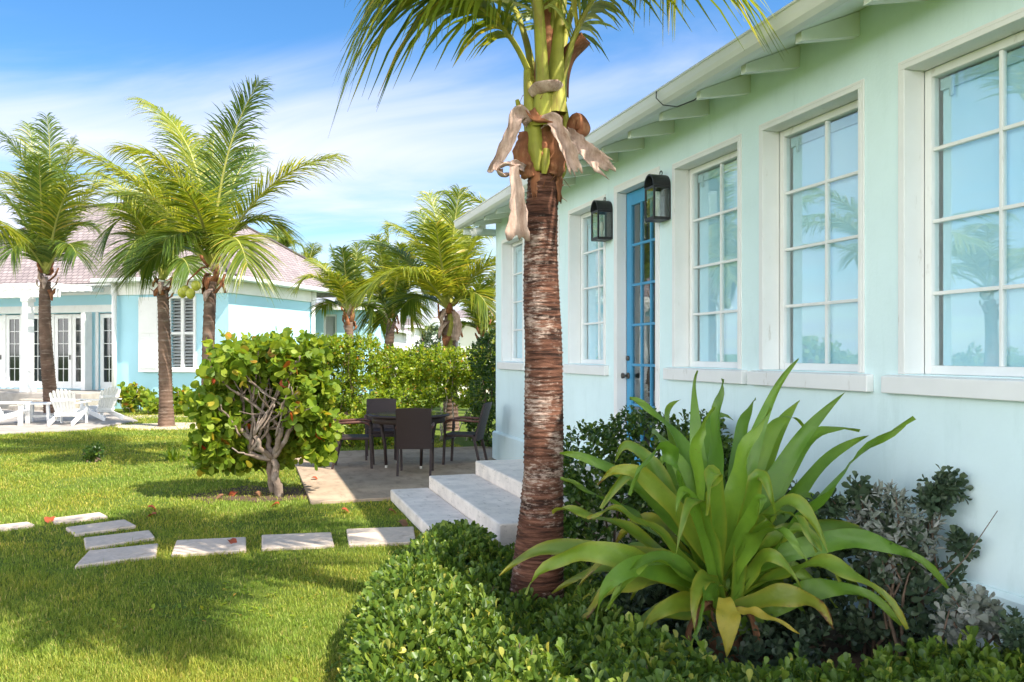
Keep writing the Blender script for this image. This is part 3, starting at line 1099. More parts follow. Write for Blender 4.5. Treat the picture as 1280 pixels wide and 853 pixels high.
def frond(parent, ctl, leaf=0.7, n=64, seed=0, r0=0.030, bare=0.16, droop=0.35, vee=0.25, mats=None, wid=0.036, roll=None, ang=0.85, name='frond', side_up=None, dense=1.75, thin=0.66):
    """one palm frond: tapered midrib and two rows of narrow leaflets"""
    r = np.random.default_rng(seed)
    n = int(n * dense)
    wid = wid * thin
    if len(ctl) == 3:
        p0, c, p2 = (np.array(q, float) for q in ctl)
        # quadratic that passes near the middle point
        ctl = [p0, p0 + (c - p0) * 0.72, c + (c - (p0 + p2) / 2) * 0.55 + (p2 - c) * 0.30, p2]
    pts = bez(*ctl, 60)
    seg = np.linalg.norm(np.diff(pts, axis=0), axis=1)
    L = np.concatenate([[0], np.cumsum(seg)])
    tot = L[-1]
    u = np.concatenate([np.linspace(bare, 0.985, n), np.linspace(bare, 0.985, n) + 0.35 / n])
    u = np.clip(u + r.normal(0, 0.12 / n, 2 * n), 0, 0.999)
    side = np.concatenate([np.ones(n), -np.ones(n)])
    P = np.stack([np.interp(u * tot, L, pts[:, i]) for i in range(3)], 1)
    T = np.gradient(pts, axis=0)
    T = unit(np.stack([np.interp(u * tot, L, T[:, i]) for i in range(3)], 1))
    upv = np.array(side_up if side_up is not None else (0.0, 0.0, 1.0))
    # frond's flat side: horizontal perpendicular to its heading; stays steady for upright fronds
    head = np.array(ctl[3], float) - np.array(ctl[0], float)
    hh = np.array([head[0], head[1], 0.0])
    if np.linalg.norm(hh) < 0.12 * np.linalg.norm(head):
        hh = np.array([math.cos(seed), math.sin(seed), 0])
    s0 = unit(np.cross(hh, upv))
    if roll:
        c_, s_ = math.cos(roll), math.sin(roll)
        hx = unit(hh)
        s0 = s0 * c_ + np.cross(hx, s0) * s_
    S = unit(s0[None, :] - (T @ s0)[:, None] * T)
    N = np.cross(S, T)
    N = np.where(N[:, 2:3] < -0.2, -N, N)
    f = (u - bare) / (1 - bare)
    ln = leaf * (0.42 + 0.58 * np.sin(np.clip(f * 2.6 + 0.30, 0, math.pi)) ** 0.8) * r.uniform(0.88, 1.08, 2 * n)
    ln *= np.where(f > 0.86, 1 - (f - 0.86) * 3.3, 1)
    a = ang * (1.22 - 0.62 * f) + r.normal(0, 0.045, 2 * n)
    D = unit(np.cos(a)[:, None] * T + np.sin(a)[:, None] * (S * side[:, None]) + (vee * (1 - 0.5 * f) + r.normal(0, 0.07, 2 * n))[:, None] * N)
    dr = droop * (0.5 + 0.9 * f) * r.uniform(0.55, 1.45, 2 * n)
    q = np.array([0, 0.22, 0.48, 0.76, 1.0])
    wq = np.array([0.55, 1.0, 0.92, 0.55, 0.06])
    C = P[:, None, :] + ln[:, None, None] * (D[:, None, :] * q[None, :, None] + np.array([0, 0, -1.0]) * (dr[:, None] * q[None, :] ** 2)[..., None])
    dirs = np.gradient(C, axis=1)
    tw = r.normal(0, 0.35, 2 * n)
    X = unit(np.cross(dirs, N[:, None, :]))
    X = unit(X * np.cos(tw)[:, None, None] + N[:, None, :] * np.sin(tw)[:, None, None])
    ww = wid * (0.55 + 0.45 * np.sin(np.clip(f * 2.9 + 0.2, 0, math.pi)))
    half = X * (ww[:, None] * wq[None, :] / 2)[..., None]
    V = np.stack([C - half, C + half], 2)          # (2n, 5, 2, 3)
    k = 10
    base = (np.arange(2 * n) * k)[:, None]
    qs = []
    for i in range(4):
        qs.append(base + np.array([[2 * i, 2 * i + 1, 2 * i + 3, 2 * i + 2]]))
    Q = np.stack(qs, 1).reshape(-1, 4)
    V = V.reshape(-1, 3)
    # midrib
    m = 26
    us = np.linspace(0, 1, m)
    rp = np.stack([np.interp(us * tot, L, pts[:, i]) for i in range(3)], 1)
    rr = r0 * np.clip(1.0 - us, 0.05, 1) ** 0.8
    rr = rr * (1 + 1.1 * np.clip(1 - us * 7, 0, 1) ** 1.5)
    rt = unit(np.gradient(rp, axis=0))
    rs = unit(s0[None] - (rt @ s0)[:, None] * rt)
    rn = np.cross(rs, rt)
    ring = []
    for j in range(6):
        an = j * math.pi / 3
        ring.append(rp + rr[:, None] * (rs * math.cos(an) * 1.25 + rn * math.sin(an) * 0.75))
    RV = np.stack(ring, 1).reshape(-1, 3)
    o = len(V)
    RQ = []
    for i in range(m - 1):
        for j in range(6):
            RQ.append((o + i * 6 + j, o + i * 6 + (j + 1) % 6, o + (i + 1) * 6 + (j + 1) % 6, o + (i + 1) * 6 + j))
    V = np.concatenate([V, RV])
    quads = np.concatenate([Q, np.array(RQ)])
    mi = np.concatenate([np.zeros(len(Q), np.int32), np.ones(len(RQ), np.int32)])
    V = V - np.array(parent.location)
    return np_mesh(name, V, np.zeros((0, 3)), quads, mats or [M['frond'], M['petiole_far']], parent, mi_q=mi)


def palm_trunk(parent, pts, radii, mat, rings=0.055, n=20, amp=0.05, seed=0, fine=6):
    """tapered trunk with stepped leaf-scar rings"""
    r = np.random.default_rng(seed)
    pts = np.array(pts, float)
    L = np.concatenate([[0], np.cumsum(np.linalg.norm(np.diff(pts, axis=0), axis=1))])
    tot = L[-1]
    nr = int(tot / rings)
    jit = np.cumsum(r.uniform(0.55, 1.45, nr + 1))
    jit = jit / jit[-1]
    zs, off = [], []
    for i in range(nr):
        a, b = jit[i], jit[i + 1]
        s = r.uniform(0.5, 1.3)
        for q, h in ((0.0, 0.0), (0.10, 1.0), (0.55, 0.35), (0.92, 0.0)):
            zs.append(a + (b - a) * q)
            off.append(h * s)
    zs = np.array(zs)
    off = np.array(off)
    # smooth centre line
    from_l = L / tot
    cx = [np.interp(zs, from_l, pts[:, i]) for i in range(3)]
    C = np.stack(cx, 1)
    ker = np.ones(15) / 15
    pad = np.pad(C, ((7, 7), (0, 0)), mode='reflect', reflect_type='odd')
    C = np.stack([np.convolve(pad[:, i], ker, 'valid') for i in range(3)], 1)
    rad = np.interp(zs, from_l, np.array(radii))
    th = np.linspace(0, 2 * math.pi, n, endpoint=False)
    ph = r.uniform(0, 6.28, (len(zs) // 4 + 1, 4))
    V = []
    for i in range(len(zs)):
        g = ph[i // 4]
        wob = 0.4 * np.sin(th + g[0]) + 0.35 * np.sin(2 * th + g[1]) + 0.3 * np.sin(5 * th + g[2])
        rr = rad[i] * (1 + amp * off[i] * (1 + 0.7 * wob) + 0.012 * np.sin(3 * th + i * 0.05))
        dz = rings * 0.22 * wob
        V.append(np.stack([C[i, 0] + rr * np.cos(th), C[i, 1] + rr * np.sin(th), C[i, 2] + dz], 1))
    V = np.concatenate(V) - np.array(parent.location)
    Q = []
    m = len(zs)
    ii, jj = np.meshgrid(np.arange(m - 1), np.arange(n), indexing='ij')
    Q = np.stack([ii * n + jj, ii * n + (jj + 1) % n, (ii + 1) * n + (jj + 1) % n, (ii + 1) * n + jj], -1).reshape(-1, 4)
    return np_mesh('trunk', V, np.zeros((0, 3)), Q, mat, parent)


def rand_ctl(c, az, el, L, drop):
    """frond control points: starts at el, ends at el - drop"""
    def d(e):
        return Vector((math.cos(az) * math.cos(e), math.sin(az) * math.cos(e), math.sin(e)))
    c = Vector(c)
    p1 = c + d(el) * L * 0.36
    p2 = p1 + d(el - drop * 0.45) * L * 0.34
    p3 = p2 + d(el - drop) * L * 0.34
    return [c, p1, p2, p3]


def boots(parent, c, r, h, seed, n=14, mats=None):
    """old leaf bases and fibre round the top of the trunk"""
    q = random.Random(seed)
    c = Vector(c)
    mb = MB()
    for i in range(n):
        a = i * 2.4 + q.uniform(-.3, .3)
        z = -h * 0.6 + h * 1.1 * i / n
        out = Vector((math.cos(a), math.sin(a), 0))
        side = Vector((-out.y, out.x, 0))
        b = c + Vector((0, 0, z)) + out * r * 0.75
        ln = q.uniform(0.5, 1.1) * h
        tip = b + out * r * q.uniform(0.5, 1.9) + Vector((0, 0, ln * q.choice((-0.55, 0.35, 0.6, 0.8))))
        mid = b.lerp(tip, 0.45) + out * r * 0.45
        w = r * q.uniform(0.5, 0.9)
        rows = []
        for p, ww in ((b, w), (mid, w * 0.8), (tip, w * 0.25)):
            rows += [p - side * ww, p + out * 0.02, p + side * ww]
        under = [p - out * 0.02 - Vector((0, 0, 0.01)) for p in rows]
        nn = len(rows)
        fsx = []
        for k in range(2):
            for j in range(2):
                a0 = k * 3 + j
                fsx.append((a0, a0 + 1, a0 + 4, a0 + 3))
                fsx.append((nn + a0 + 3, nn + a0 + 4, nn + a0 + 1, nn + a0))
        for (x, y) in ((0, 3), (3, 6), (6, 7), (7, 8), (8, 5), (5, 2), (2, 1), (1, 0)):
            fsx.append((x, y, nn + y, nn + x))
        mb.add(rows + under, fsx, q.choice((0, 0, 0, 1)))
    return mb.build('leaf_base', mats or [M['boot'], M['sheath']], parent, True, origin=parent.location)


def coconuts(parent, spots, r):
    for p in spots:
        mb = MB()
        prof = [(0.02, 0)] + [(r * math.sin(a) * (1 - 0.08 * math.cos(a)), r * 1.12 * (1 - math.cos(a))) for a in np.linspace(0.25, 2.9, 9)] + [(0.01, 2.24 * r)]
        mb.lathe(prof, 14, (p[0], p[1], p[2] - r))
        mb.build('coconut', M['coconut'], parent, True, origin=parent.location)


def palm(label, base, mid, crown, r0, r1, specs, Y0, seed, group='coconut palms', leaf=0.75, n=58, wid=0.042, boot_h=0.5, bot=True, fr=0.035, default='frond'):
    o = thing('palm_tree', label, 'palm tree', base, 0, group)
    base, mid, crown = Vector(base), Vector(mid), Vector(crown)
    lo = base - Vector((0, 0, 0.1))
    pts, rad = [], []
    for i in range(25):
        u = i / 24
        p = lo * (1 - u) ** 2 + (mid * 2 - (lo + crown) / 2) * 2 * u * (1 - u) + crown * u * u
        pts.append(p)
        rad.append(r1 + (r0 - r1) * (0.45 * (1 - u) + 0.55 * max(0, 1 - u * 6) ** 1.5))
    palm_trunk(o, [tuple(p) for p in pts], rad, M['trunk_far'], 0.085, 14, 0.07, seed)
    if bot:
        boots(o, crown, r1 * 1.0, boot_h, seed)
    top = crown + Vector((0, 0, boot_h * 0.35))
    for i, s in enumerate(specs):
        # (mid px, mid py, tip px, tip py, mid dY, tip dY, tone)
        if len(s) >= 6:
            tone = s[6] if len(s) > 6 else default
            c = W(s[0], s[1], Y0 + s[4])
            tp = W(s[2], s[3], Y0 + s[5])
            frond(o, (top, c, tp), leaf, n, seed * 31 + i, fr, mats=[M[tone], M['petiole_far']], wid=wid, droop=0.42)
        else:
            az, el, ln, drop = s[:4]
            tone = s[4] if len(s) > 4 else default
            frond(o, rand_ctl(top, az, el, ln, drop), leaf, n, seed * 31 + i, fr, mats=[M[tone], M['petiole_far']], wid=wid, droop=0.42)
    return o


# --- palm in front of the house
NY = 5.1
npb = Vector((0.150, NY, 0.0))
near_palm = thing('palm_tree', 'tallest palm with ringed reddish trunk in the low hedge, nearest of all', 'palm tree', npb, 0, 'coconut palms')
tr_px = [(668, 800, 36), (670, 750, 34), (674, 690, 30.5), (677, 640, 27), (679, 590, 24.5), (680, 520, 24.2), (679.5, 440, 23.2), (677, 380, 22.6), (676, 320, 20.8), (677, 260, 19.8), (679, 215, 18.6), (682, 180, 17.5), (684, 150, 15)]
palm_trunk(near_palm, [tuple(W(x, y, NY)) for x, y, _ in tr_px], [wd * NY / F for *_, wd in tr_px], M['trunk'], 0.026, 40, 0.034, 3)
nc = W(684, 150, NY)
GN = [M['frond'], M['petiole']]


def nfrond(p0, p1, p2, p3, seed, r0=0.034, mats=None, leaf=0.78, n=56, bare=0.22, droop=0.5, roll=None, wid=0.036):
    return frond(near_palm, [p0, p1, p2, p3], leaf, n, seed, r0, bare, droop, 0.15, mats or GN, wid, roll, dense=1.05, thin=0.85)


def N5(x, y, dY=0.0):
    """point from the enlarged crown: photo pixels 440 + .375x, .375y"""
    return W(440 + 0.375 * x, 0.375 * y, NY + dY)


nfrond(N5(612, 320, .02), N5(575, 150, -.02), N5(440, -80, -.2), N5(110, -50, -.35), 1, 0.024, leaf=0.60, bare=0.30, droop=1.0)
nfrond(N5(690, 330, -.02), N5(720, 120, .0), N5(840, -240, -.1), N5(1190, -170, -.3), 2, 0.030, leaf=0.80, bare=0.24, droop=0.55)
nfrond(N5(640, 420, -.10), N5(632, 100, -.16), N5(600, -500, -.3), N5(420, -1050, -1.1), 3, 0.036, bare=0.28)
nfrond(N5(668, 380, -.09), N5(690, 60, -.12), N5(720, -450, .1), N5(900, -1000, .6), 4, 0.040, bare=0.30)
nfrond(N5(612, 330, .1), N5(590, 60, .2), N5(500, -150, .7), N5(330, -80, 1.5), 5, 0.024, leaf=0.70, bare=0.25, droop=0.7, mats=[M['frond_dark'], M['petiole']])
nfrond(N5(680, 330, .1), N5(700, 20, .2), N5(800, -260, 1.0), N5(1050, -160, 1.9), 6, 0.026, leaf=0.75, bare=0.25, mats=[M['frond_dark'], M['petiole']])
ctr = np.array(N5(652, 230))
for i, (az, el, ln, dp) in enumerate([(2.6, 1.05, 2.7, 1.2), (3.4, 0.75, 2.6, 1.3), (4.1, 0.9, 2.4, 1.3), (5.2, 1.0, 2.4, 1.2), (0.2, 1.15, 2.6, 1.1), (1.2, 1.0, 2.6, 1.2), (1.9, 1.2, 2.7, 1.0), (0.8, 0.95, 2.5, 1.3), (2.2, 1.0, 2.6, 1.3), (3.0, 1.25, 2.8, 0.9)]):
    frond(near_palm, rand_ctl(ctr + np.array([0.04 * math.cos(az), 0.04 * math.sin(az), 0.05]), az, 1.50, ln, dp + 0.5), 0.8, 54, 40 + i, 0.014, 0.34, 0.5, 0.15, GN, 0.038)


# fronds that lean out over the hedge, above the frame
for i, (tx, ty, tz_, mx, my, mz) in enumerate(((0.25, 3.0, 4.25, .20, 4.3, 4.75), (0.85, 3.0, 4.15, .40, 4.2, 4.75), (-.55, 3.4, 4.25, -.1, 4.5, 4.75), (1.2, 2.7, 4.3, .55, 4.0, 4.9), (-1.3, 4.2, 4.2, -.4, 4.8, 4.8))):
    frond(near_palm, [ctr, ctr + np.array([.02 * (i - 2), -.02, 1.0]), (mx, my, mz), (tx, ty, tz_)], .62, 56, 60 + i, .014, .36, .35, .15, GN, .042)
core = MB()
core.tube([W(682, 195, NY), W(684, 150, NY), W(685, 90, NY), W(686, 40, NY), W(687, 0, NY)], [.100, .098, .085, .070, .050], 16)
core.build('fibre_core', M['boot'], near_palm, True, origin=npb)


def strap(parent, pts, widths, mat, name, curl=0.25, thick=0.006, normal=(0, -1, 0), seed=0, frayed=0, origin=None, wav=0.0):
    """curved leathery strip with thickness through the points"""
    q = random.Random(seed)
    P = np.array([tuple(p) for p in pts], float)
    k = np.linspace(0, len(P) - 1, 26)
    # catmull-rom
    def cr(u):
        i = min(int(u), len(P) - 2)
        f = u - i
        p0, p1, p2, p3 = P[max(i - 1, 0)], P[i], P[i + 1], P[min(i + 2, len(P) - 1)]
        return 0.5 * ((2 * p1) + (-p0 + p2) * f + (2 * p0 - 5 * p1 + 4 * p2 - p3) * f * f + (-p0 + 3 * p1 - 3 * p2 + p3) * f ** 3)
    C = np.array([cr(u) for u in k])
    Wd = np.interp(k, np.arange(len(widths)), widths)
    T = unit(np.gradient(C, axis=0))
    nv = np.array(normal, float)
    S = unit(np.cross(T, nv[None]))
    N = np.cross(S, T)
    nx = 11
    mb = MB()
    top, bot = [], []
    for i in range(len(C)):
        for j in range(nx):
            v = (j / (nx - 1) - 0.5) * 2
            tearz = 0
            if frayed and i >= len(C) - 2:
                tearz = (q.uniform(-.3, 1.2) * frayed) * (1.0 if i == len(C) - 1 else .25)
            p = C[i] + S[i] * v * Wd[i] / 2 * (1 + (0.08 * math.sin(i * 1.1 + seed * 3 + (0 if v < 0 else 2)) + q.uniform(-.10, .10)) * (abs(v) > .9) * (frayed > 0 or wav > 0)) + N[i] * (curl * Wd[i] * v * v + wav * Wd[i] * math.sin(i * 0.9 + v * 2 + seed)) + T[i] * tearz
            top.append(p)
            bot.append(p - N[i] * thick)
    n = len(top)
    fsx = []
    for i in range(len(C) - 1):
        for j in range(nx - 1):
            a = i * nx + j
            fsx.append((a, a + 1, a + nx + 1, a + nx))
            fsx.append((n + a + nx, n + a + nx + 1, n + a + 1, n + a))
    for i in range(len(C) - 1):
        for j in (0, nx - 1):
            a = i * nx + j
            fsx.append((a, a + nx, n + a + nx, n + a) if j == 0 else (a + nx, a, n + a, n + a + nx))
    for i in (0, len(C) - 1):
        for j in range(nx - 1):
            a = i * nx + j
            fsx.append((a, n + a, n + a + 1, a + 1) if i == 0 else (a + 1, n + a + 1, n + a, a))
    mb.add(top + bot, fsx)
    return mb.build(name, mat, parent, True, origin=origin if origin is not None else parent.location)


def Z7(x, y, dY=0.0):
    """second crown enlargement: 600 + .258x, 100 + .258y"""
    return W(600 + 0.258 * x, 100 + 0.258 * y, NY + dY)


# thick leaf bases clasping the trunk, then dry sheaths hanging from it
strap(near_palm, [Z7(285, 440, -.11), Z7(275, 330, -.125), Z7(262, 200, -.11), Z7(240, 60, -.08), Z7(232, -60, -.05)], [0.05, 0.115, 0.125, 0.07, 0.05], M['petiole'], 'green_leaf_base', -0.5, 0.014)
strap(near_palm, [Z7(310, 455, -.12), Z7(318, 400, -.135), Z7(322, 330, -.12)], [0.03, 0.05, 0.04], M['petiole'], 'green_leaf_base', -0.4, 0.014)
strap(near_palm, [Z7(385, 480, .0), Z7(400, 440, -.02), Z7(412, 330, -.02), Z7(415, 200, -.0), Z7(408, 90, .02)], [0.03, 0.05, 0.045, 0.055, 0.012], M['petiole'], 'green_leaf_base', -0.4, 0.014)
strap(near_palm, [Z7(205, 190, -.03), Z7(195, 150, -.03), Z7(180, 95, -.05)], [0.05, 0.04, 0.02], M['petiole'], 'green_leaf_base', -0.3, 0.012)
strap(near_palm, [Z7(250, 470, -.10), Z7(225, 410, -.115), Z7(210, 350, -.10), Z7(230, 250, -.085)], [0.08, 0.14, 0.13, 0.09], M['boot'], 'brown_leaf_base', -0.5, 0.014, wav=.06)
strap(near_palm, [Z7(350, 455, -.10), Z7(362, 400, -.105), Z7(355, 300, -.10), Z7(345, 200, -.085)], [0.10, 0.15, 0.12, 0.09], M['boot'], 'brown_leaf_base', -0.5, 0.014, seed=2, wav=.06)
strap(near_palm, [Z7(320, 240, -.09), Z7(320, 150, -.10), Z7(310, 90, -.12), Z7(300, 55, -.10)], [0.11, 0.12, 0.11, 0.09], M['boot'], 'brown_leaf_base', -0.5, 0.014, seed=3, wav=.06)
strap(near_palm, [Z7(395, 60, .0), Z7(400, -40, .0), Z7(430, -140, -.02), Z7(500, -215, -.06)], [0.10, 0.10, 0.10, 0.085], M['boot'], 'brown_leaf_base', -0.9, 0.03, seed=4)
strap(near_palm, [Z7(430, 250, -.02), Z7(470, 190, -.05), Z7(500, 230, -.06), Z7(480, 265, -.05)], [0.06, 0.10, 0.10, 0.05], M['boot'], 'brown_leaf_base', -0.5, 0.02, seed=5)
strap(near_palm, [Z7(255, 80, -.09), Z7(300, 60, -.15), Z7(350, 50, -.16), Z7(395, 60, -.09)], [0.05, 0.09, 0.09, 0.03], M['sheath'], 'dry_sheath', 0.7, 0.008, normal=(0, -0.4, 1), seed=6)
strap(near_palm, [Z7(235, 215, -.09), Z7(190, 175, -.13), Z7(165, 230, -.16), Z7(125, 330, -.16), Z7(60, 430, -.14), Z7(35, 442, -.13)], [0.05, 0.10, 0.075, 0.075, 0.04, 0.008], M['sheath'], 'dry_sheath', 0.5, 0.006, seed=7, wav=.07)
strap(near_palm, [Z7(215, 430, -.11), Z7(170, 410, -.16), Z7(165, 440, -.19), Z7(180, 540, -.19), Z7(185, 640, -.18), Z7(180, 745, -.17)], [0.04, 0.05, 0.055, 0.075, 0.10, 0.145], M['sheath'], 'dry_sheath', 0.35, 0.006, seed=8, frayed=0.04, wav=.05)
strap(near_palm, [Z7(190, 420, -.14), Z7(130, 415, -.18), Z7(85, 430, -.19), Z7(110, 470, -.17), Z7(145, 455, -.16)], [0.03, 0.05, 0.06, 0.05, 0.02], M['sheath'], 'dry_sheath', 0.4, 0.006, normal=(0, -.5, 1), seed=9, wav=.08)
strap(near_palm, [Z7(305, 215, -.12), Z7(350, 205, -.18), Z7(385, 260, -.20), Z7(425, 340, -.20), Z7(455, 430, -.19)], [0.05, 0.09, 0.075, 0.085, 0.075], M['sheath'], 'dry_sheath', 0.5, 0.006, seed=10, frayed=0.05, wav=.06)
strap(near_palm, [Z7(415, 250, -.05), Z7(455, 280, -.10), Z7(510, 340, -.13), Z7(575, 400, -.13)], [0.05, 0.07, 0.09, 0.12], M['sheath'], 'dry_sheath', 0.3, 0.006, seed=11, frayed=0.10, wav=.07)
strap(near_palm, [Z7(240, 150, -.12), Z7(270, 195, -.15), Z7(330, 200, -.16), Z7(380, 215, -.16)], [0.06, 0.06, 0.05, 0.02], M['boot'], 'brown_leaf_base', 0.4, 0.01, normal=(0, -.7, .7), seed=12)
for i in range(9):
    a_ = .5 + i * .70
    cx_, cy_ = W(680, 215, NY).x, NY
    o_ = Vector((math.cos(a_), math.sin(a_), 0))
    z0_ = W(680, 196, NY).z + .05 * math.sin(i * 2.1)
    c0_ = Vector((cx_, cy_, 0))
    strap(near_palm, [c0_ + o_ * .098 + Vector((0, 0, z0_ + .10)), c0_ + o_ * .112 + Vector((0, 0, z0_)), c0_ + o_ * .108 + Vector((0, 0, z0_ - .09 - .05 * (i % 3)))], [.07, .085, .06], M['boot'], 'brown_leaf_base', -.35, .006, normal=tuple(o_), seed=20 + i, frayed=.05, wav=.06)
mb = MB()
qr = random.Random(5)
for i in range(46):
    a = qr.uniform(0, 6.283)
    z = qr.uniform(-0.35, 0.35)
    b = Vector(nc) + Vector((0.10 * math.cos(a), 0.10 * math.sin(a) - .0, z - .12))
    e = b + Vector((qr.gauss(0, .06), qr.gauss(0, .06), qr.uniform(-.16, .12)))
    mb.tube([b, b.lerp(e, .5) + Vector((qr.gauss(0, .02), qr.gauss(0, .02), .01)), e], [0.003, 0.002, 0.001], 4)
mb.build('fibre', M['boot'], near_palm, True, origin=npb)


def Z1(x, y):
    return 0.34375 * x, 80 + 0.34375 * y


def spec1(*rows):
    out = []
    for r in rows:
        mx, my = Z1(r[0], r[1])
        tx, ty = Z1(r[2], r[3])
        out.append((mx, my, tx, ty) + tuple(r[4:]))
    return out


def spec3(*rows):
    return [(340 + .25 * r[0], 230 + .25 * r[1], 340 + .25 * r[2], 230 + .25 * r[3]) + tuple(r[4:]) for r in rows]


# palm behind the sea grape, with coconuts
YC = 13.0
cC = W(264, 345, YC)
pC = palm('palm with green coconuts rising behind the round leaved sea grape', G(262, 575), (W(260, 470, YC)), cC, 0.13, 0.085,
          spec1((800, 380, 945, 60, -.2, -.5, 'frond_dark'), (730, 330, 505, 125, .3, .6, 'frond_gold'), (690, 420, 430, 300, -.3, -.6, 'frond_gold'),
                (590, 490, 268, 305, -.5, -1.0, 'frond_gold'), (930, 460, 1228, 330, -.1, -.3, 'frond_gold'), (880, 560, 1030, 600, .3, .6, 'frond'),
                (640, 520, 420, 470, .3, .9, 'frond'), (700, 400, 620, 190, .7, 1.4, 'frond_dark'), (840, 600, 900, 740, -.7, -1.4, 'frond'),
                (660, 640, 520, 740, .2, .4, 'frond_dark'), (820, 480, 930, 300, .9, 1.7, 'frond_dark'), (740, 560, 640, 420, -.9, -2.0, 'frond'),
                (700, 620, 600, 640, -.7, -1.3, 'frond_dark'), (770, 420, 780, 250, 1.0, 2.2, 'frond')),
          YC, 11, leaf=0.78, n=66, wid=0.036, boot_h=0.45, fr=0.030)
coconuts(pC, [W(232, 364, YC - .1), W(238, 368, YC - .2), W(245, 358, YC - .15), W(228, 367, YC + .05)], 0.072)
mb = MB()
mb.tube([cC + Vector((0, 0, .15)), W(252, 335, YC - .1), W(236, 350, YC - .12), W(232, 362, YC - .1)], [0.018, 0.016, 0.012, 0.008], 6)
mb.build('fruit_stalk', M['boot'], pC, True, origin=pC.location)

YB = 19.0
palm('palm on a bare sandy patch in front of the shuttered window', G(208, 533), W(206, 440, YB), W(203, 358, YB), 0.20, 0.115,
     spec1((500, 530, 385, 640, -.3, -.8, 'frond_dark'), (490, 480, 340, 400, .3, .6, 'frond_gold'), (540, 600, 450, 720, -.7, -1.3, 'frond_dark'),
           (600, 560, 640, 420, .5, 1.2, 'frond'), (680, 600, 760, 620, .4, .8, 'frond'), (560, 500, 500, 330, .6, 1.2, 'frond'),
           (520, 560, 400, 520, -.8, -1.6, 'frond'), (650, 690, 690, 760, -.5, -1.0, 'frond_dark'), (560, 680, 500, 740, .5, 1.2, 'frond_dark'),
           (600, 500, 590, 380, -.7, -1.6, 'frond')),
     YB, 12, leaf=0.95, n=56, wid=0.046)

YA = 22.0
palm('palm with a slanting dark trunk beside the white garden chairs', G(66, 518), W(57, 420, YA), W(57, 352, YA), 0.23, 0.125,
     spec1((185, 420, 170, 185, -.3, -.6, 'frond_dark'), (130, 420, -5, 245, -.3, -.8, 'frond_dark'), (130, 380, 100, 215, .6, 1.3, 'frond'),
           (215, 450, 265, 270, .3, .6, 'frond'), (240, 570, 375, 420, .0, .0, 'frond_gold'), (80, 540, -60, 450, -.3, -.7, 'frond_dark'),
           (90, 600, -30, 640, .3, .7, 'frond_dark'), (230, 600, 340, 590, .5, 1.0, 'frond_dark'), (120, 500, 10, 400, .8, 1.6, 'frond'),
           (210, 520, 300, 400, -.8, -1.5, 'frond'), (150, 500, 140, 330, -.9, -2.0, 'frond_dark'), (230, 640, 280, 700, -.6, -1.2, 'frond_dark'), (100, 640, 40, 690, -.6, -1.2, 'frond_dark')),
     YA, 13, leaf=0.95, n=54, wid=0.055, boot_h=0.65)

YD = 21.0
palm('small palm against the side wall of the blue cottage', G(437, 522), W(437, 460, YD), W(436, 400, YD), 0.16, 0.10,
     spec3((240, 450, 135, 510, -.3, -.6, 'frond_gold'), (340, 470, 295, 315, .0, .0, 'frond_dark'), (370, 460, 350, 320, -.4, -.7, 'frond_dark'),
           (410, 460, 430, 300, .4, .6, 'frond'), (320, 480, 200, 370, .3, .8, 'frond_gold'), (430, 560, 470, 480, -.2, -.5, 'frond'), (320, 580, 250, 620, .4, .8, 'frond'),
           (430, 600, 500, 620, .3, .6, 'frond_dark'), (360, 520, 280, 440, -.7, -1.4, 'frond')),
     YD, 14, leaf=0.62, n=46, wid=0.045, fr=0.028)

YE = 24.0
palm('palm with bent trunk seen through the gap between the hedges', G(476, 506), W(484, 450, YE), W(489, 402, YE), 0.20, 0.115,
     spec3((590, 430, 580, 190, .0, .0, 'frond'), (520, 430, 425, 350, .3, .6, 'frond_gold'), (660, 420, 710, 290, .4, .7, 'frond'),
           (690, 470, 775, 570, -.2, -.4, 'frond_dark'), (540, 560, 490, 660, -.2, -.4, 'frond_dark'), (660, 590, 700, 660, .2, .4, 'frond_gold'), (520, 500, 470, 540, -.5, -1.0, 'frond'),
           (630, 440, 640, 300, -.6, -1.2, 'frond'), (560, 430, 520, 260, -.3, -.6, 'frond'), (640, 540, 740, 620, .5, 1.0, 'frond'), (580, 600, 540, 700, .4, .8, 'frond')),
     YE, 15, leaf=0.80, n=46, wid=0.060)

YF = 18.0
pF = palm('bushy young palm with long arching fronds behind the hedge', G(564, 538), W(562, 460, YF), W(561, 400, YF), 0.20, 0.13,
          spec3((680, 410, 440, 560, -.5, -1.0, 'frond_gold'), (770, 320, 595, 205, .2, .4, 'frond_gold'), (850, 270, 780, 45, .3, .6, 'frond_gold'),
                (895, 330, 940, 25, -.2, -.4, 'frond'), (970, 330, 1070, 255, .2, .4, 'frond_gold'), (1010, 450, 1125, 370, -.2, -.5, 'frond_gold'),
                (990, 520, 1080, 620, -.4, -.8, 'frond'), (690, 360, 460, 290, .6, 1.2, 'frond_dark'), (820, 330, 735, 140, .8, 1.4, 'frond_dark'),
                (930, 420, 1000, 220, .8, 1.5, 'frond'), (850, 420, 820, 200, -.8, -1.6, 'frond'), (740, 540, 640, 640, .5, 1.0, 'frond_dark'), (900, 300, 890, 130, .7, 1.2, 'frond'), (780, 470, 650, 420, -.9, -1.8, 'frond_gold')),
          YF, 16, leaf=0.88, n=60, wid=0.044, boot_h=0.7)
strap(pF, [W(566, 388, YF - .15), W(571, 398, YF - .28), W(572, 412, YF - .3), W(569, 424, YF - .3)], [0.06, 0.14, 0.2, 0.16], M['sheath'], 'dry_sheath', 0.3, 0.01, frayed=.05)
strap(pF, [W(558, 452, YF - .15), W(560, 430, YF - .18), W(563, 412, YF - .16), W(563, 392, YF - .1)], [0.26, 0.22, 0.18, 0.12], M['petiole'], 'green_leaf_base', -0.4, 0.02)

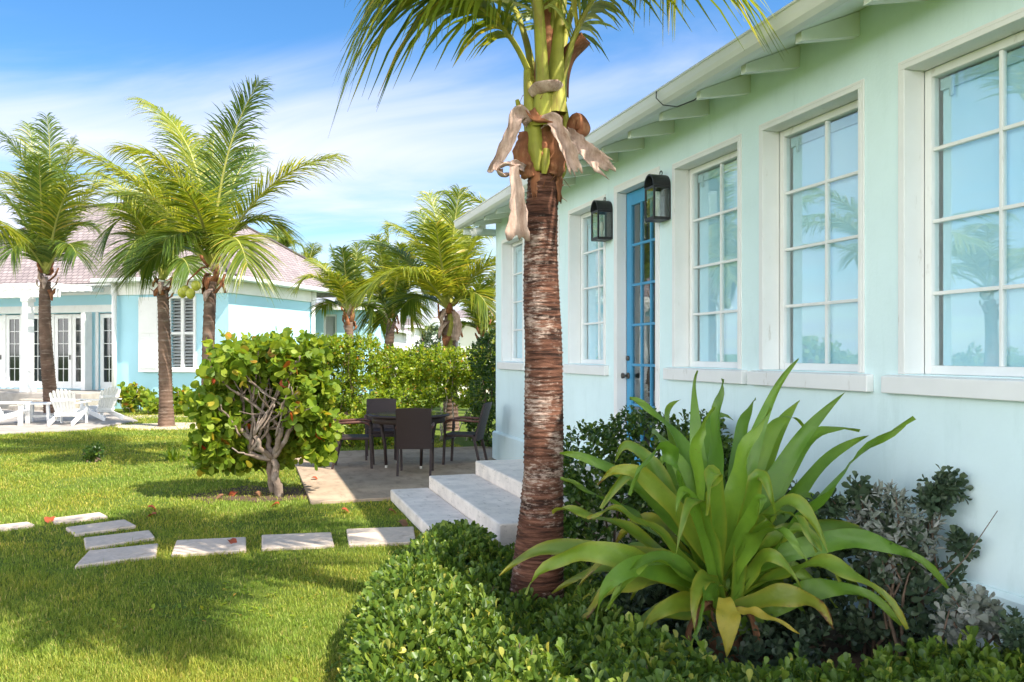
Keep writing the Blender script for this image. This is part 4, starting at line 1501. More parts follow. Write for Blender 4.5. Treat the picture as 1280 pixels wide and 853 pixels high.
YG = 24.0
palm('short palm squeezed between the young palm and the aqua house', G(602, 516), W(602, 470, YG), W(602, 425, YG), 0.18, 0.11,
     spec3((1090, 620, 1112, 440, .1, .2), (1000, 620, 930, 590, .0, .0), (990, 690, 930, 720, .2, .4), (1100, 680, 1150, 640, .2, .4), (1030, 640, 990, 540, .5, 1.), (1080, 690, 1130, 760, -.3, -.6), (1020, 590, 1060, 470, -.4, -.7)),
     YG, 17, leaf=0.7, n=40, wid=0.055, default='frond')

YH = 38.0
palm('dark palm showing only its top above the cottage roof', Vector((W(349, 500, YH).x, YH, 0)), W(349, 420, YH), W(349, 330, YH), 0.22, 0.14,
     spec3((30, 300, 28, 222, .0, .0), (70, 330, 125, 390, .2, .4), (60, 300, 105, 290, -.2, -.4), (0, 300, -30, 250, .3, .5), (70, 350, 60, 420, -.5, -.8), (0, 340, -60, 380, .2, .5), (50, 280, 70, 240, .5, .8)),
     YH, 18, leaf=0.8, n=36, wid=0.08, default='frond_dark')
palm('pale wispy palm right of the dark one behind the cottage roof', Vector((W(384, 500, 44).x, 44, 0)), W(384, 420, 44), W(384, 340, 44), 0.22, 0.14,
     spec3((170, 370, 150, 310, .0, .0), (200, 350, 230, 330, .2, .4), (150, 370, 110, 370, -.2, -.4), (195, 350, 210, 300, .3, .5), (220, 400, 260, 400, -.5, -.8)),
     44, 19, leaf=1.0, n=30, wid=0.05, default='frond')
palm('palm whose frond tips show just above the far end of the gutter', Vector((1.0, 22.0, 0)), Vector((0.6, 22.0, 2.4)), Vector((0.2, 22.0, 4.5)), 0.2, 0.12,
     [(3.6, 0.9, 2.6, 1.0), (2.9, 0.8, 2.6, 1.3), (2.2, 1.0, 2.4, 1.2), (4.4, 0.8, 2.4, 1.4), (5.4, 0.8, 2.4, 1.4), (0.3, 0.8, 2.4, 1.4), (1.2, 1.0, 2.4, 1.2)], 22, 20, leaf=0.7, n=40, wid=0.05)
palm('tiny far palm above the maroon shrub beside the white house', Vector((W(528, 450, 60).x, 60, 0)), W(528, 435, 60), W(528, 420, 60), 0.2, 0.14,
     [(0.1, 0.9, 2.6, 1.2), (1.0, 0.7, 2.4, 1.3), (2.0, 0.9, 2.4, 1.2), (3.0, 0.6, 2.5, 1.4), (4.0, 0.9, 2.4, 1.2), (5.2, 0.7, 2.4, 1.4), (2.6, 1.2, 2.4, .8)], 60, 23, leaf=0.8, n=26, wid=0.10, default='frond_dark')
# palms beyond the left edge of the photo: only their reflections in the windows are seen
palm('palm mirrored in the panes of the second window from the right', Vector((-11.0, 13.3, 0)), Vector((-10.9, 13.3, 1.8)), Vector((-10.7, 13.2, 3.4)), 0.2, 0.12,
     [(a, e, 3.0, 1.3, tn) for a, e, tn in ((0.2, 1.0, 'frond'), (0.9, 0.7, 'frond_gold'), (1.6, 1.1, 'frond'), (2.3, 0.8, 'frond'), (3.0, 1.0, 'frond_gold'), (3.7, 0.6, 'frond'), (4.4, 1.0, 'frond'), (5.1, 0.7, 'frond_gold'), (5.8, 1.1, 'frond'), (0.5, 1.35, 'frond'))],
     13, 21, leaf=0.8, n=40, wid=0.05)
palm('palm mirrored in the panes of the rightmost window', Vector((-13.0, 12.0, 0)), Vector((-13.1, 12.0, 1.8)), Vector((-13.0, 12.0, 2.9)), 0.2, 0.12,
     [(a, e, 3.0, 1.3, tn) for a, e, tn in ((0.0, 0.9, 'frond'), (0.8, 0.7, 'frond_gold'), (1.5, 1.1, 'frond'), (2.2, 0.8, 'frond'), (3.1, 1.0, 'frond_gold'), (3.9, 0.6, 'frond'), (4.6, 1.0, 'frond'), (5.3, 0.7, 'frond_gold'), (5.9, 1.1, 'frond'))],
     12, 22, leaf=0.8, n=40, wid=0.05)

# ------------------------------------------------------------------ the blue cottage on the left
KO = Vector((-8.1, 24.0, 0))
KX = Vector((0.96, -0.28, 0))
KY = Vector((0.28, 0.96, 0))
KROT = math.atan2(-0.28, 0.96)
cot = thing('cottage', 'bright blue cottage with pinkish shingle roof, louvred window and french doors', 'house', KO, KROT)
EZ = 3.74
w = MB()
RB, RCS = -4.0, 1.0            # right block to x=-4, left part set back 1 m
win = (-1.93, -1.15, 1.25, 3.25)
wall_mesh(w, RB, 0, 0, EZ, 0.0, 0.2, [win])
w.box(-0.2, 0, 0.2, 4.8, 0, EZ)
w.box(RB, RB + .2, 0.2, RCS, 0, EZ)
DX = [(-10.0, -9.32), (-9.17, -8.49), (-8.22, -7.54), (-7.20, -6.52), (-6.50, -5.82), (-5.42, -4.74)]
wall_mesh(w, -14.0, RB + .2, 0, EZ, RCS, RCS + 0.2, [(DX[0][0], DX[1][1], .52, 2.93), (DX[2][0], DX[4][1], .52, 2.93), (DX[5][0], DX[5][1], .52, 2.93)])
w.box(-14.0, -0.2, 4.8, 5.0, 0, EZ)
w.box(-14.0, -13.8, RCS + .2, 4.8, 0, EZ)
w.build('wall', M['blue'], cot)
fr = MB()
fr.box(RB - .02, 0.06, -0.06, -0.002, EZ - 0.36, EZ)
fr.box(0.002, 0.06, -0.002, 4.9, EZ - 0.36, EZ)
fr.box(-14.0, RB - .03, RCS - .06, RCS - .002, EZ - 0.24, EZ)
fr.box(-14.0, RB - .03, RCS - .05, RCS - .002, 2.95, 3.18)
fr.build('frieze', M['white'], cot, bevel=0.01)
so = MB()
so.box(RB - .3, 0.45, -0.45, -0.06, EZ, EZ + .06)
so.box(0.06, 0.45, -0.06, 5.2, EZ, EZ + .06)
so.box(-14.3, RB - .3, RCS - .55, RCS, EZ, EZ + .06)
so.build('eave', M['white'], cot, bevel=0.01)
gu = MB()
gu.box(RB - .35, 0.52, -0.53, -0.45, EZ - .01, EZ + .11)
gu.box(0.45, 0.53, -0.45, 5.2, EZ - .01, EZ + .11)
gu.build('gutter', M['gutter'], cot, bevel=0.02)
dp = MB()
dp.tube([(-3.82, -0.14, EZ), (-3.82, -0.14, 0.1)], 0.07, 10)
dp.build('downpipe', M['white'], cot, True)
dp2 = MB()
dp2.tube([(0.08, 4.62, EZ), (0.08, 4.62, 0.1)], 0.075, 10)
dp2.build('downpipe', M['white'], cot, True)
# hipped roof
rfm = MB()
ev = EZ + .075
a_ = (-14.4, RCS - .6, ev)
b_ = (RB - .3, RCS - .6, ev)
c_ = (RB - .3, -0.5, ev)
d_ = (0.5, -0.5, ev)
e_ = (0.5, 8.5, ev)
f_ = (-14.4, 8.5, ev)
r1 = (-9.4, 4.4, 7.0)
r2 = (-4.3, 4.1, 7.05)
rfm.add([a_, b_, c_, d_, e_, f_, r1, r2], [(0, 1, 7, 6), (1, 2, 7), (2, 3, 7), (3, 4, 7), (4, 5, 6, 7), (5, 0, 6), (5, 4, 3, 2, 1, 0)])
rfo = rfm.build('roof', M['roof'], cot)
add_uv_planar(rfo)
rc = MB()
for p, q in ((r2, d_), (r2, e_), (r1, a_), (r1, r2)):
    rc.obox(Vector(p) + Vector((0, 0, .02)), Vector(q) + Vector((0, 0, .02)), 0.2, 0.05)
rc.build('ridge_cap', M['roof'], cot)
# louvred window, its shutter and sill
lw = MB()
x0, x1, z0, z1 = win
lw.box(x0 - .08, x0, -0.05, 0.02, z0, z1 + .08)
lw.box(x1, x1 + .08, -0.05, 0.02, z0, z1 + .08)
lw.box(x0, x1, -0.05, 0.02, z1, z1 + .08)
lw.box((x0 + x1) / 2 - .05, (x0 + x1) / 2 + .05, -0.02, 0.05, z0, z1)
lw.box(x0, (x0 + x1) / 2 - .05, -0.01, 0.05, 2.2, 2.27)
lw.box((x0 + x1) / 2 + .05, x1, -0.01, 0.05, 2.2, 2.27)
lwo = lw.build('window', M['white'], cot)
ls = MB()
for xa, xb in ((x0, (x0 + x1) / 2 - .05), ((x0 + x1) / 2 + .05, x1)):
    z = z0 + .05
    while z < z1 - .04:
        ls.prism([(0.02, z), (0.03, z - .012), (0.10, z + .045), (0.09, z + .057)], 'x', xa + .005, xb - .005)
        z += 0.095
ls.build('louvre', M['shutter'], lwo)
MB().box(x0, x1, 0.14, 0.15, z0, z1).build('pane', M['dark_glass'], lwo)
MB().box(x0 - .45, x1 + .16, -0.10, -0.002, z0 - .15, z0 - .001).build('sill', M['white'], lwo, bevel=.01)
sh = MB()
sx0, sx1 = -2.98, -2.22
sh.box(sx0, sx1, -0.13, -0.09, 1.10, 3.30)
for (za, zb) in ((1.22, 2.12), (2.24, 3.18)):
    sh.box(sx0 + .1, sx1 - .1, -0.145, -0.131, za, zb)
sho = sh.build('shutter', M['white'], cot, bevel=.01)
hg = MB()
for z in (1.4, 3.0):
    hg.box(sx1 - .02, sx1 + .10, -0.09, -0.002, z - .03, z + .03)
hg.build('hinge', M['white'], sho)


def french_leaf(a, b):
    mb = MB()
    z0, z1 = 0.53, 2.90
    st_ = 0.13
    y0 = RCS + .05
    mb.box(a, a + st_, y0, y0 + .05, z0, z1)
    mb.box(b - st_, b, y0, y0 + .05, z0, z1)
    mb.box(a + st_, b - st_, y0, y0 + .05, z1 - .13, z1)
    mb.box(a + st_, b - st_, y0, y0 + .05, z0, z0 + .22)
    gx0, gx1, gz0, gz1 = a + st_, b - st_, z0 + .22, z1 - .13
    xm = (gx0 + gx1) / 2
    mb.box(xm - .009, xm + .009, y0 + .01, y0 + .04, gz0, gz1)
    for k in range(1, 5):
        z = gz0 + (gz1 - gz0) * k / 5
        mb.box(gx0, xm - .009, y0 + .01, y0 + .04, z - .009, z + .009)
        mb.box(xm + .009, gx1, y0 + .01, y0 + .04, z - .009, z + .009)
    o = mb.build('french_door', M['white'], cot)
    MB().box(gx0, gx1, y0 + .022, y0 + .028, gz0, gz1).build('pane', M['dark_glass'], o)
    h = MB()
    h.box(b - .07, b - .04, y0 - .03, y0, 1.45, 1.60)
    h.build('handle', M['bronze'], o)


for a, b in DX:
    french_leaf(a + .005, b - .005)
ds = MB()
for x0, x1 in ((DX[0][1], DX[1][0]), (DX[2][1], DX[3][0])):
    ds.box(x0, x1, RCS + .03, RCS + .12, .52, 2.925)
for x0, x1 in ((DX[0][0], DX[1][1]), (DX[2][0], DX[4][1]), (DX[5][0], DX[5][1])):
    ds.box(x0 - .1, x0, RCS - .04, RCS + .1, .50, 2.945)
    ds.box(x1, x1 + .1, RCS - .04, RCS + .1, .50, 2.945)
ds.build('door_surround', M['white'], cot)
ve = MB()
ve.box(-13.5, RB - .02, -1.2, RCS - .001, 0.0, 0.50)
ve.build('veranda_floor', M['paver'], cot, bevel=.02)
vs = MB()
for k, (yy0, zz) in enumerate(((-1.55, .34), (-1.90, .18))):
    vs.box(-5.9, RB - .02, yy0, yy0 + .349, 0, zz)
vs.build('veranda_steps', M['rubble'], cot, bevel=.03)

# pergola in front of the french doors
pg = thing('pergola', 'white timber pergola on square posts in front of the french doors', 'pergola', KO, KROT)
for x in (-9.9, -8.25, -6.30, -12.2):
    mb = MB()
    mb.box(x - .115, x + .115, -.95, -.72, .65, 3.30)
    mb.box(x - .16, x + .16, -1.0, -.67, .502, .66)
    mb.box(x - .145, x + .145, -.98, -.69, 3.18, 3.30)
    mb.build('post', M['cwhite'], pg, bevel=.012)
mb = MB()
mb.box(-13.2, -5.2, -.93, -.88, 3.305, 3.56)
mb.box(-13.2, -5.2, -.79, -.74, 3.305, 3.56)
mb.build('beam', M['cwhite'], pg, bevel=.008)
x = -13.0
while x < -5.1:
    MB().prism([(-1.32, 3.62), (-1.22, 3.565), (.93, 3.565), (.93, 3.70), (-1.32, 3.70)], 'x', x - .03, x + .03).build('rafter', M['cwhite'], pg)
    x += .30
mb = MB()
mb.box(-5.74, -5.58, .60, .90, .502, 2.94)
mb.build('half_post', M['cwhite'], pg, bevel=.01)


# white slatted garden chairs
def garden_chair(label, loc, rz):
    o = thing('garden_chair', label, 'chair', loc, rz, 'white slatted chairs on the cottage terrace')
    o.scale = (.86, .86, .86)
    mb = MB()
    for k in range(6):
        y = 0.33 - k * .105
        z = .36 - k * .028
        mb.obox((-.27, y, z), (.27, y, z), .095, .022, up=(0, .26, .97))
    mb.build('seat', M['cwhite'], o)
    mb = MB()
    for k in range(7):
        v = (k - 3)
        a = v * .042
        bx = v * .066
        ln = .80 - .012 * v * v
        base = Vector((bx, -.20, .22))
        d = Vector((a, -.42, .90)).normalized()
        mb.obox(base, base + d * ln * .93, .060, .020, up=(0, 1, 0), w2=.074)
        mb.obox(base + d * ln * .93, base + d * ln, .074, .020, up=(0, 1, 0), w2=.035)
    mb.obox((-.28, -.24, .30), (.28, -.24, .30), .03, .07)
    mb.obox((-.30, -.42, .66), (.30, -.42, .66), .03, .07)
    mb.build('backrest', M['cwhite'], o)
    for s in (-1, 1):
        mb = MB()
        mb.obox((s * .36, .42, .575), (s * .34, -.44, .575), .13, .025, w2=.08)
        mb.build('armrest', M['cwhite'], o)
        mb = MB()
        mb.obox((s * .315, .34, .0), (s * .315, .34, .56), .03, .11, up=(0, 1, 0))
        mb.build('leg', M['cwhite'], o)
        mb = MB()
        mb.obox((s * .285, .36, .33), (s * .285, -.62, .045), .03, .12)
        mb.build('rear_leg', M['cwhite'], o)
    return o


tz = 0.05
c1 = G(82, 531, tz)
garden_chair('white slatted garden chair turned with its back to the lawn', (c1.x, c1.y + .15, tz), R(8))
c2 = G(113, 526, tz)
garden_chair('white slatted garden chair leaning right beside the veranda steps', (c2.x + .05, c2.y + .35, tz), R(62))
c3 = G(12, 531, tz)
garden_chair('white slatted garden chair at the left edge, left of the low table', (c3.x, c3.y, tz), R(-75))
tb = thing('low_table', 'low white slatted side table between the garden chairs', 'table', G(44, 529, tz) + Vector((0, .2, 0)), R(5))
mb = MB()
for k in range(6):
    mb.box(-.36, .36, -.30 + k * .10, -.21 + k * .10, .43, .455)
mb.build('table_top', M['cwhite'], tb)
for sx in (-1, 1):
    for sy in (-1, 1):
        MB().obox((sx * .30, sy * .24, 0), (sx * .26, sy * .2, .43), .06, .06, up=(0, 1, 0)).build('leg', M['cwhite'], tb)
mb = MB()
mb.box(-.28, .28, -.02, .02, .12, .17)
mb.build('stretcher', M['cwhite'], tb)


# ------------------------------------------------------------------ houses further back
def far_house(name, label, x_l, x_r, Y, eave_py, ridge_py, wallmat, openings=(), gable=False, depth=6.0, hip=1.0, over=0.35, pane='dark_glass'):
    a, b = (x_l - CX) / F * Y, (x_r - CX) / F * Y
    ez = EYE - (eave_py - HY) / F * Y
    rz_ = EYE - (ridge_py - HY) / F * Y
    o = thing(name, label, 'house', ((a + b) / 2, Y, 0))
    wd = (b - a) / 2
    mb = MB()
    ops_ = []
    for (p0, p1, q0, q1) in openings:
        ops_.append(((p0 - CX) / F * Y - (a + b) / 2, (p1 - CX) / F * Y - (a + b) / 2, max(0.05, EYE - (q1 - HY) / F * Y), EYE - (q0 - HY) / F * Y))
    wall_mesh(mb, -wd, wd, 0, ez, 0, .2, ops_)
    mb.box(-wd, -wd + .2, .2, depth, 0, ez)
    mb.box(wd - .2, wd, .2, depth, 0, ez)
    mb.box(-wd + .2, wd - .2, depth - .2, depth, 0, ez)
    mb.build('wall', wallmat, o)
    for (u0, u1, v0, v1) in ops_:
        f_ = MB()
        f_.box(u0, u0 + .08, .05, .12, v0, v1)
        f_.box(u1 - .08, u1, .05, .12, v0, v1)
        f_.box(u0 + .08, u1 - .08, .05, .12, v1 - .08, v1)
        wo = f_.build('window', M['white'], o)
        MB().box(u0 + .08, u1 - .08, .13, .15, v0, v1 - .08).build('pane', M[pane], wo)
    r_ = MB()
    A, B = -wd - over, wd + over
    y0, y1 = -over, depth + over
    hx = min(hip, (B - A) / 2 - .05)
    r_.add([(A, y0, ez), (B, y0, ez), (B, y1, ez), (A, y1, ez), (A + hx, (y0 + y1) / 2, rz_), (B - hx, (y0 + y1) / 2, rz_)],
           [(0, 1, 5, 4), (1, 2, 5), (2, 3, 4, 5), (3, 0, 4), (3, 2, 1, 0)])
    rr_ = r_.build('roof', M['roof'], o)
    add_uv_planar(rr_)
    f2 = MB()
    f2.box(A, B, y0 - .03, y0 + .03, ez - .16, ez - .01)
    f2.box(B - .06, B, y0 + .03, y1, ez - .16, ez - .01)
    f2.build('fascia', M['white'], o)
    return o


far_house('annex', 'pale blue annex behind the cottage with a grey double door', 380, 456, 33, 383, 372, M['blue'], [(404, 421, 393, 440)], hip=.5, pane='shutter')
far_house('white_house', 'low white house behind the hedge with a narrow dark doorway', 459, 489, 42, 411, 397, M['hwhite'], [(472, 479, 421, 446)], hip=3)
far_house('white_house', 'distant white house with hipped roof right of the bent palm', 486, 519, 56, 407, 396, M['hwhite'], [(497, 503, 422, 434)], hip=3)
far_house('white_house', 'tiny far white building beside the grey green tree', 514, 530, 75, 421, 414, M['hwhite'], [(519, 524, 426, 434)], hip=3)
far_house('cream_house', 'cream house with grey roof behind the bushy young palm', 552, 640, 31, 398, 374, M['cream'], [(564, 575, 414, 446)], hip=4, depth=8)


# ------------------------------------------------------------------ trees, shrubs and hedges
def shrub(name, label, cat, base, lumps, per_area, n_leaf, size, tpl, mat, seed, stem_n=8, stem_mat='bark_brown', group=None, **kw):
    o = thing(name, label, cat, base, 0, group)
    foliage('foliage', o, lumps, per_area, n_leaf, size, tpl, mat, seed, **kw)
    if stem_n:
        stems('stem', o, base, lumps, M[stem_mat], seed, stem_n)
    return o


def hedge_lumps(x0, x1, y, z0, z1, dy, seed, step=0.42):
    q = random.Random(seed)
    out = []
    x = x0
    while x < x1:
        for z in np.arange(z0, z1 - .15, 0.42):
            rr = q.uniform(.30, .42)
            out.append((x + q.uniform(-.08, .08), y + q.uniform(-.12, .12), min(z + .3 + q.uniform(-.08, .08), z1 - rr * .9), rr, dy * q.uniform(.8, 1.1), rr))
        x += step
    return out


yh = 15.4
hx = lambda px, Y: (px - CX) / F * Y
shrub('hedge', 'leafy green hedge left of the bent palm trunk, behind the sea grape', 'hedge', (hx(430, yh), yh, 0), hedge_lumps(hx(398, yh), hx(468, yh), yh, .55, 1.98, .42, 1), 110, 6, .075, TPL_OBO, M['hedge'], 101, 14, 'bark_brown', up_bias=.6, length=.09)
yh2 = 15.9
shrub('hedge', 'long leafy green hedge behind the dining table', 'hedge', (hx(555, yh2), yh2, 0), hedge_lumps(hx(494, yh2), hx(606, yh2), yh2, .62, 1.80, .45, 2), 110, 6, .075, TPL_OBO, M['hedge'], 102, 18, 'bark_pale', up_bias=.6, length=.09)
shrub('bush', 'darker rounded bush at the far corner of the aqua house', 'bush', (hx(612, 14.4), 14.6, 0), [(hx(606, 14.6), 14.7, 1.6, .30, .34, .34), (hx(622, 14.6), 14.9, 1.75, .34, .34, .34), (hx(608, 14.4), 14.6, 1.0, .32, .34, .42), (hx(616, 14.4), 14.5, .45, .36, .36, .42), (hx(600, 14.4), 14.75, .42, .30, .3, .38)], 120, 6, .07, TPL_OBO, M['darkshrub'], 103, 8, up_bias=.5)
shrub('bush', 'bright light green bush low between the two hedges', 'bush', (hx(470, 14.9), 14.9, 0), [(hx(455, 14.9), 14.9, .30, .40, .3, .32), (hx(482, 14.9), 15.0, .42, .42, .3, .42), (hx(430, 14.9), 14.8, .28, .40, .3, .30)], 100, 6, .09, TPL_OVAL, M['hedge'], 104, 6)
shrub('bush', 'maroon leaved shrub below the distant white house', 'bush', (hx(502, 40), 40, 0), [(hx(494, 40), 40, 1.3, .6, .5, .55), (hx(503, 40), 40, 1.4, .6, .5, .5), (hx(498, 40), 40, .7, .8, .5, .7)], 25, 6, .16, TPL_OVAL, M['maroon'], 105, 4)
shrub('tree', 'grey green bushy tree in the distance left of the cream house', 'tree', (hx(543, 48), 48, 0), [(hx(538, 48), 48, 1.6, .9, .8, 1.3), (hx(545, 48), 48, 2.3, .8, .8, 1.0), (hx(548, 48), 48, 1.2, .9, .8, 1.2), (hx(532, 48), 48, .9, .7, .7, .8)], 18, 6, .20, TPL_OVAL, M['greygreen'], 106, 6)
shrub('tree', 'thin grey green tree in front of the tiny far building', 'tree', (hx(529, 52), 52, 0), [(hx(528, 52), 52, 1.2, .7, .6, .9), (hx(535, 52), 52, 1.0, .7, .6, .9)], 16, 6, .22, TPL_OVAL, M['greygreen'], 107, 4)
shrub('hedge', 'tall garden hedge mirrored low in the window panes', 'hedge', (-15.5, 13, 0), [(-15.5 + .25 * math.sin(k * 1.7), 6 + k * .62, .95, .55, .48, .95 + .15 * math.sin(k * 2.3)) for k in range(24)], 26, 6, .13, TPL_OVAL, M['hedge'], 131, 0)
# hedge across the back so that the gardens behind close up
shrub('hedge', 'distant hedge line closing the garden in front of the white houses', 'hedge', (hx(480, 34), 34, 0), hedge_lumps(hx(455, 34), hx(560, 34), 34, .3, 1.5, .5, 3, .6), 40, 6, .13, TPL_OVAL, M['hedge'], 108, 0)

# dark shrub in front of the door, beside the steps
shrub('shrub', 'dark green leafy shrub against the house under the blue door', 'shrub', (0.95, 6.5, 0),
      [(0.62, 6.45, .78, .34, .34, .36), (1.0, 6.55, .90, .36, .34, .36), (1.42, 6.5, .88, .34, .3, .34), (.75, 6.3, .38, .42, .36, .38), (1.2, 6.3, .42, .45, .34, .4), (1.62, 6.3, .5, .28, .26, .4), (0.45, 6.4, .55, .24, .26, .3)],
      230, 6, .058, TPL_OBO, M['darkshrub'], 110, 10, up_bias=.7, length=.06)
# low sprawling dark growth behind the lily
shrub('shrub', 'dark grey green shrub between the strap leaved lily and the house wall', 'shrub', (1.85, 4.7, 0),
      [(0.80, 4.75, .14, .28, .26, .18), (1.05, 5.0, .22, .34, .28, .26), (1.4, 4.95, .26, .34, .28, .3), (0.72, 5.15, .16, .3, .3, .2), (1.05, 4.38, .10, .30, .16, .16), (1.4, 4.42, .12, .30, .18, .18), (1.62, 4.75, .42, .34, .30, .40), (1.95, 4.6, .38, .32, .26, .38), (2.02, 4.50, .66, .22, .20, .24), (1.55, 5.1, .62, .32, .30, .36), (2.2, 4.4, .30, .22, .2, .3)],
      170, 6, .062, TPL_OBO, M['greygreen'], 111, 10, up_bias=.5, length=.07)
sv = shrub('shrub', 'silvery buttonwood shrub with pale leaves and dark upper sprays by the wall', 'shrub', (2.12, 4.45, 0),
           [(1.98, 4.45, .80, .20, .17, .16), (2.12, 4.47, .70, .18, .15, .14), (2.05, 4.45, .60, .18, .16, .18)],
           170, 7, .072, TPL_LANCE, M['silver'], 112, 9, 'bark_brown', up_bias=.8, length=.09, jitter=.5)
r9 = np.random.default_rng(9)
for l9 in [(2.30, 4.42, .96, .14, .10, .085), (2.22, 4.42, .88, .12, .1, .09), (1.86, 4.5, .92, .09, .09, .09), (2.33, 4.35, .66, .08, .08, .09), (1.72, 4.5, .84, .12, .1, .08)]:
    pp, nn = lump_points([l9], 240, r9, (.4, 1.0))
    P_, D_, U_, S_ = sprigs(pp, nn + np.array([.2, 0, .5]), 6, .062, 1.1, .06, r9)
    v_, t_, q_ = leaves_arrays(TPL_OBO, P_, D_, U_, S_)
    np_mesh('dark_spray', v_ - np.array(sv.location), t_, q_, M['greygreen'], sv)
mb = MB()
for tip in ((2.30, 4.42, .98), (2.36, 4.36, .68), (1.86, 4.5, .95), (2.22, 4.42, .9), (1.72, 4.5, .86)):
    mb.tube([(2.05, 4.5, .05), (2.1, 4.47, .4), Vector((2.1, 4.47, .4)).lerp(Vector(tip), .6) + Vector((.02, 0, -.03)), tip], [.012, .010, .007, .003], 6)
mb.tube([(2.15, 4.3, .42), (2.30, 4.25, .62), (2.44, 4.22, .86)], [.004, .003, .002], 5)
mb.build('branch', M['bark_brown'], sv, True, origin=sv.location)
s2 = shrub('shrub', 'small silvery leaved sprout at the foot of the wall, lower right', 'shrub', (2.12, 3.92, 0),
           [(2.14, 3.92, .47, .11, .10, .08), (2.22, 3.90, .40, .08, .08, .09), (2.08, 3.95, .38, .08, .08, .08)], 230, 7, .062, TPL_OBO, M['silver'], 113, 6, 'bark_brown', up_bias=.8, jitter=.5)
shrub('shrub', 'tiny grey green sprouts beyond the low hedge at the right edge', 'shrub', (2.35, 3.72, 0), [(2.3, 3.75, .40, .14, .12, .10), (2.42, 3.7, .36, .12, .1, .12)], 200, 6, .055, TPL_OBO, M['greygreen'], 114, 4)
# low bushes at the foot of the cottage
for i, (px, py, wpx, top, lb) in enumerate(((168, 516, 24, 478, 'low sea grape bush by the downpipe of the blue cottage'), (228, 518, 20, 482, 'low sea grape bush under the louvred window'), (192, 518, 12, 497, 'thin low sprig between two bushes along the blue cottage'))):
    b = G(px, py)
    sc = b.y / F
    wm = wpx * sc
    hm = (py - top) * sc
    o = thing('bush', lb, 'bush', b, 0)
    L_ = [(b.x + dx * wm, b.y + dy, hm * z, wm * .45, .3, hm * .36) for dx, dy, z in ((-.6, 0, .62), (0, .1, .66), (.6, 0, .5), (0, -.2, .3))]
    foliage('foliage', o, L_, 26, 4, .16, TPL_ROUND, M['grape'], 120 + i, spread=1.2, length=.12, shell=(.5, 1))
    stems('stem', o, b, L_, M['bark_pale'], 120 + i, 8, .014, .005)

# sea grape: pale forking branches and round leaves
SGB = G(349, 621)
sg = thing('sea_grape', 'round leaved sea grape tree with pale forking branches beside the patio', 'tree', SGB)
SY = SGB.y
sl_ = [(W(300, 455, SY).x, SY + .05, W(300, 455, SY).z, .46, .50, .36), (W(360, 450, SY).x, SY + .1, W(360, 450, SY).z, .44, .50, .34), (W(385, 500, SY).x, SY + .05, W(385, 500, SY).z, .34, .46, .36),
       (W(275, 510, SY).x, SY + .05, W(275, 510, SY).z, .34, .46, .40), (W(325, 480, SY).x, SY + .30, W(325, 480, SY).z, .5, .4, .5), (W(397, 545, SY).x, SY + .12, W(397, 545, SY).z, .22, .36, .36), (W(285, 555, SY).x, SY + .1, W(285, 555, SY).z, .36, .40, .34), (W(262, 560, SY).x, SY + .05, W(262, 560, SY).z, .24, .34, .26), (W(308, 575, SY).x, SY + .25, W(308, 575, SY).z, .3, .3, .26), (W(345, 545, SY).x, SY + .45, W(345, 545, SY).z, .45, .3, .38)]
mb = MB()
q = random.Random(4)
forks = []


def limb(a, b, ra, rb, sag=0.05, n=6):
    a, b = Vector(a), Vector(b)
    pts = []
    for i in range(n + 1):
        u = i / n
        p = a.lerp(b, u)
        p += Vector((q.gauss(0, .012), q.gauss(0, .012), q.gauss(0, .010) - sag * 4 * u * (1 - u))) * (1 if 0 < i < n else 0)
        pts.append(p)
    mb.tube(pts, [ra + (rb - ra) * i / n for i in range(n + 1)], 8)
    return pts


t0 = SGB - Vector((0, 0, .05))
f1 = W(341, 573, SY)
f0 = W(332, 600, SY + .05)
limb(t0, f1, .052, .040, -.02)
limb(G(339, 618) + Vector((0, 0.1, -.05)), W(335, 570, SY + .06), .040, .030, 0)
mains = [(W(312, 565, SY - .05), .030), (W(300, 535, SY - .1), .026), (W(352, 535, SY - .12), .030), (W(372, 520, SY - .1), .024), (W(330, 520, SY + .12), .028), (W(318, 545, SY - .22), .022)]
for p, r_ in mains:
    limb(f1, p, .034, r_, .03)
    for k in range(4):
        l = q.choice(sl_[:5])
        tgt = Vector((l[0] + q.uniform(-.8, .8) * l[3], l[1] + q.uniform(-.8, .6) * l[4], l[2] + q.uniform(-.3, .85) * l[5]))
        pts = limb(p, tgt, r_ * .72, .006, -.03 if k % 2 else .04)
        forks.append(tgt)
        for _ in range(2):
            t2 = tgt.lerp(p, .45) + Vector((q.gauss(0, .16), q.gauss(0, .16), abs(q.gauss(0, .2))))
            limb(pts[3], t2, .009, .004, 0, 4)
            forks.append(t2)
for (x0_, y0_, x1_, y1_) in ((318, 570, 290, 560), (300, 545, 276, 505), (345, 545, 362, 480), (362, 470, 375, 445), (300, 470, 345, 500), (345, 500, 325, 545), (285, 520, 262, 500)):
    limb(W(x0_, y0_, SY - .18), W(x1_, y1_, SY - .30), .013, .007, .01)
mb.build('trunk', M['bark_grape'], sg, True, origin=SGB)
rs_ = np.random.default_rng(33)
p, n = lump_points(sl_, 84, rs_, (0.55, 1.08))
keep = (p[:, 2] > .28) & ~((p[:, 1] < SY + .05) & (p[:, 2] < .70) & (p[:, 0] > W(305, 0, SY).x) & (p[:, 0] < W(366, 0, SY).x) & (rs_.uniform(0, 1, len(p)) < .10))
p, n = p[keep], n[keep]
ax = unit(n + np.array([0, 0, .3]) + rs_.normal(0, .45, n.shape))
P_, D_, U_, S_ = sprigs(p, ax, 4, .122, 1.25, .13, rs_)
v_, t_, q_ = leaves_arrays(TPL_ROUND, P_, D_, U_, S_)
np_mesh('foliage', v_ - np.array(SGB), t_, q_, M['grape'], sg)


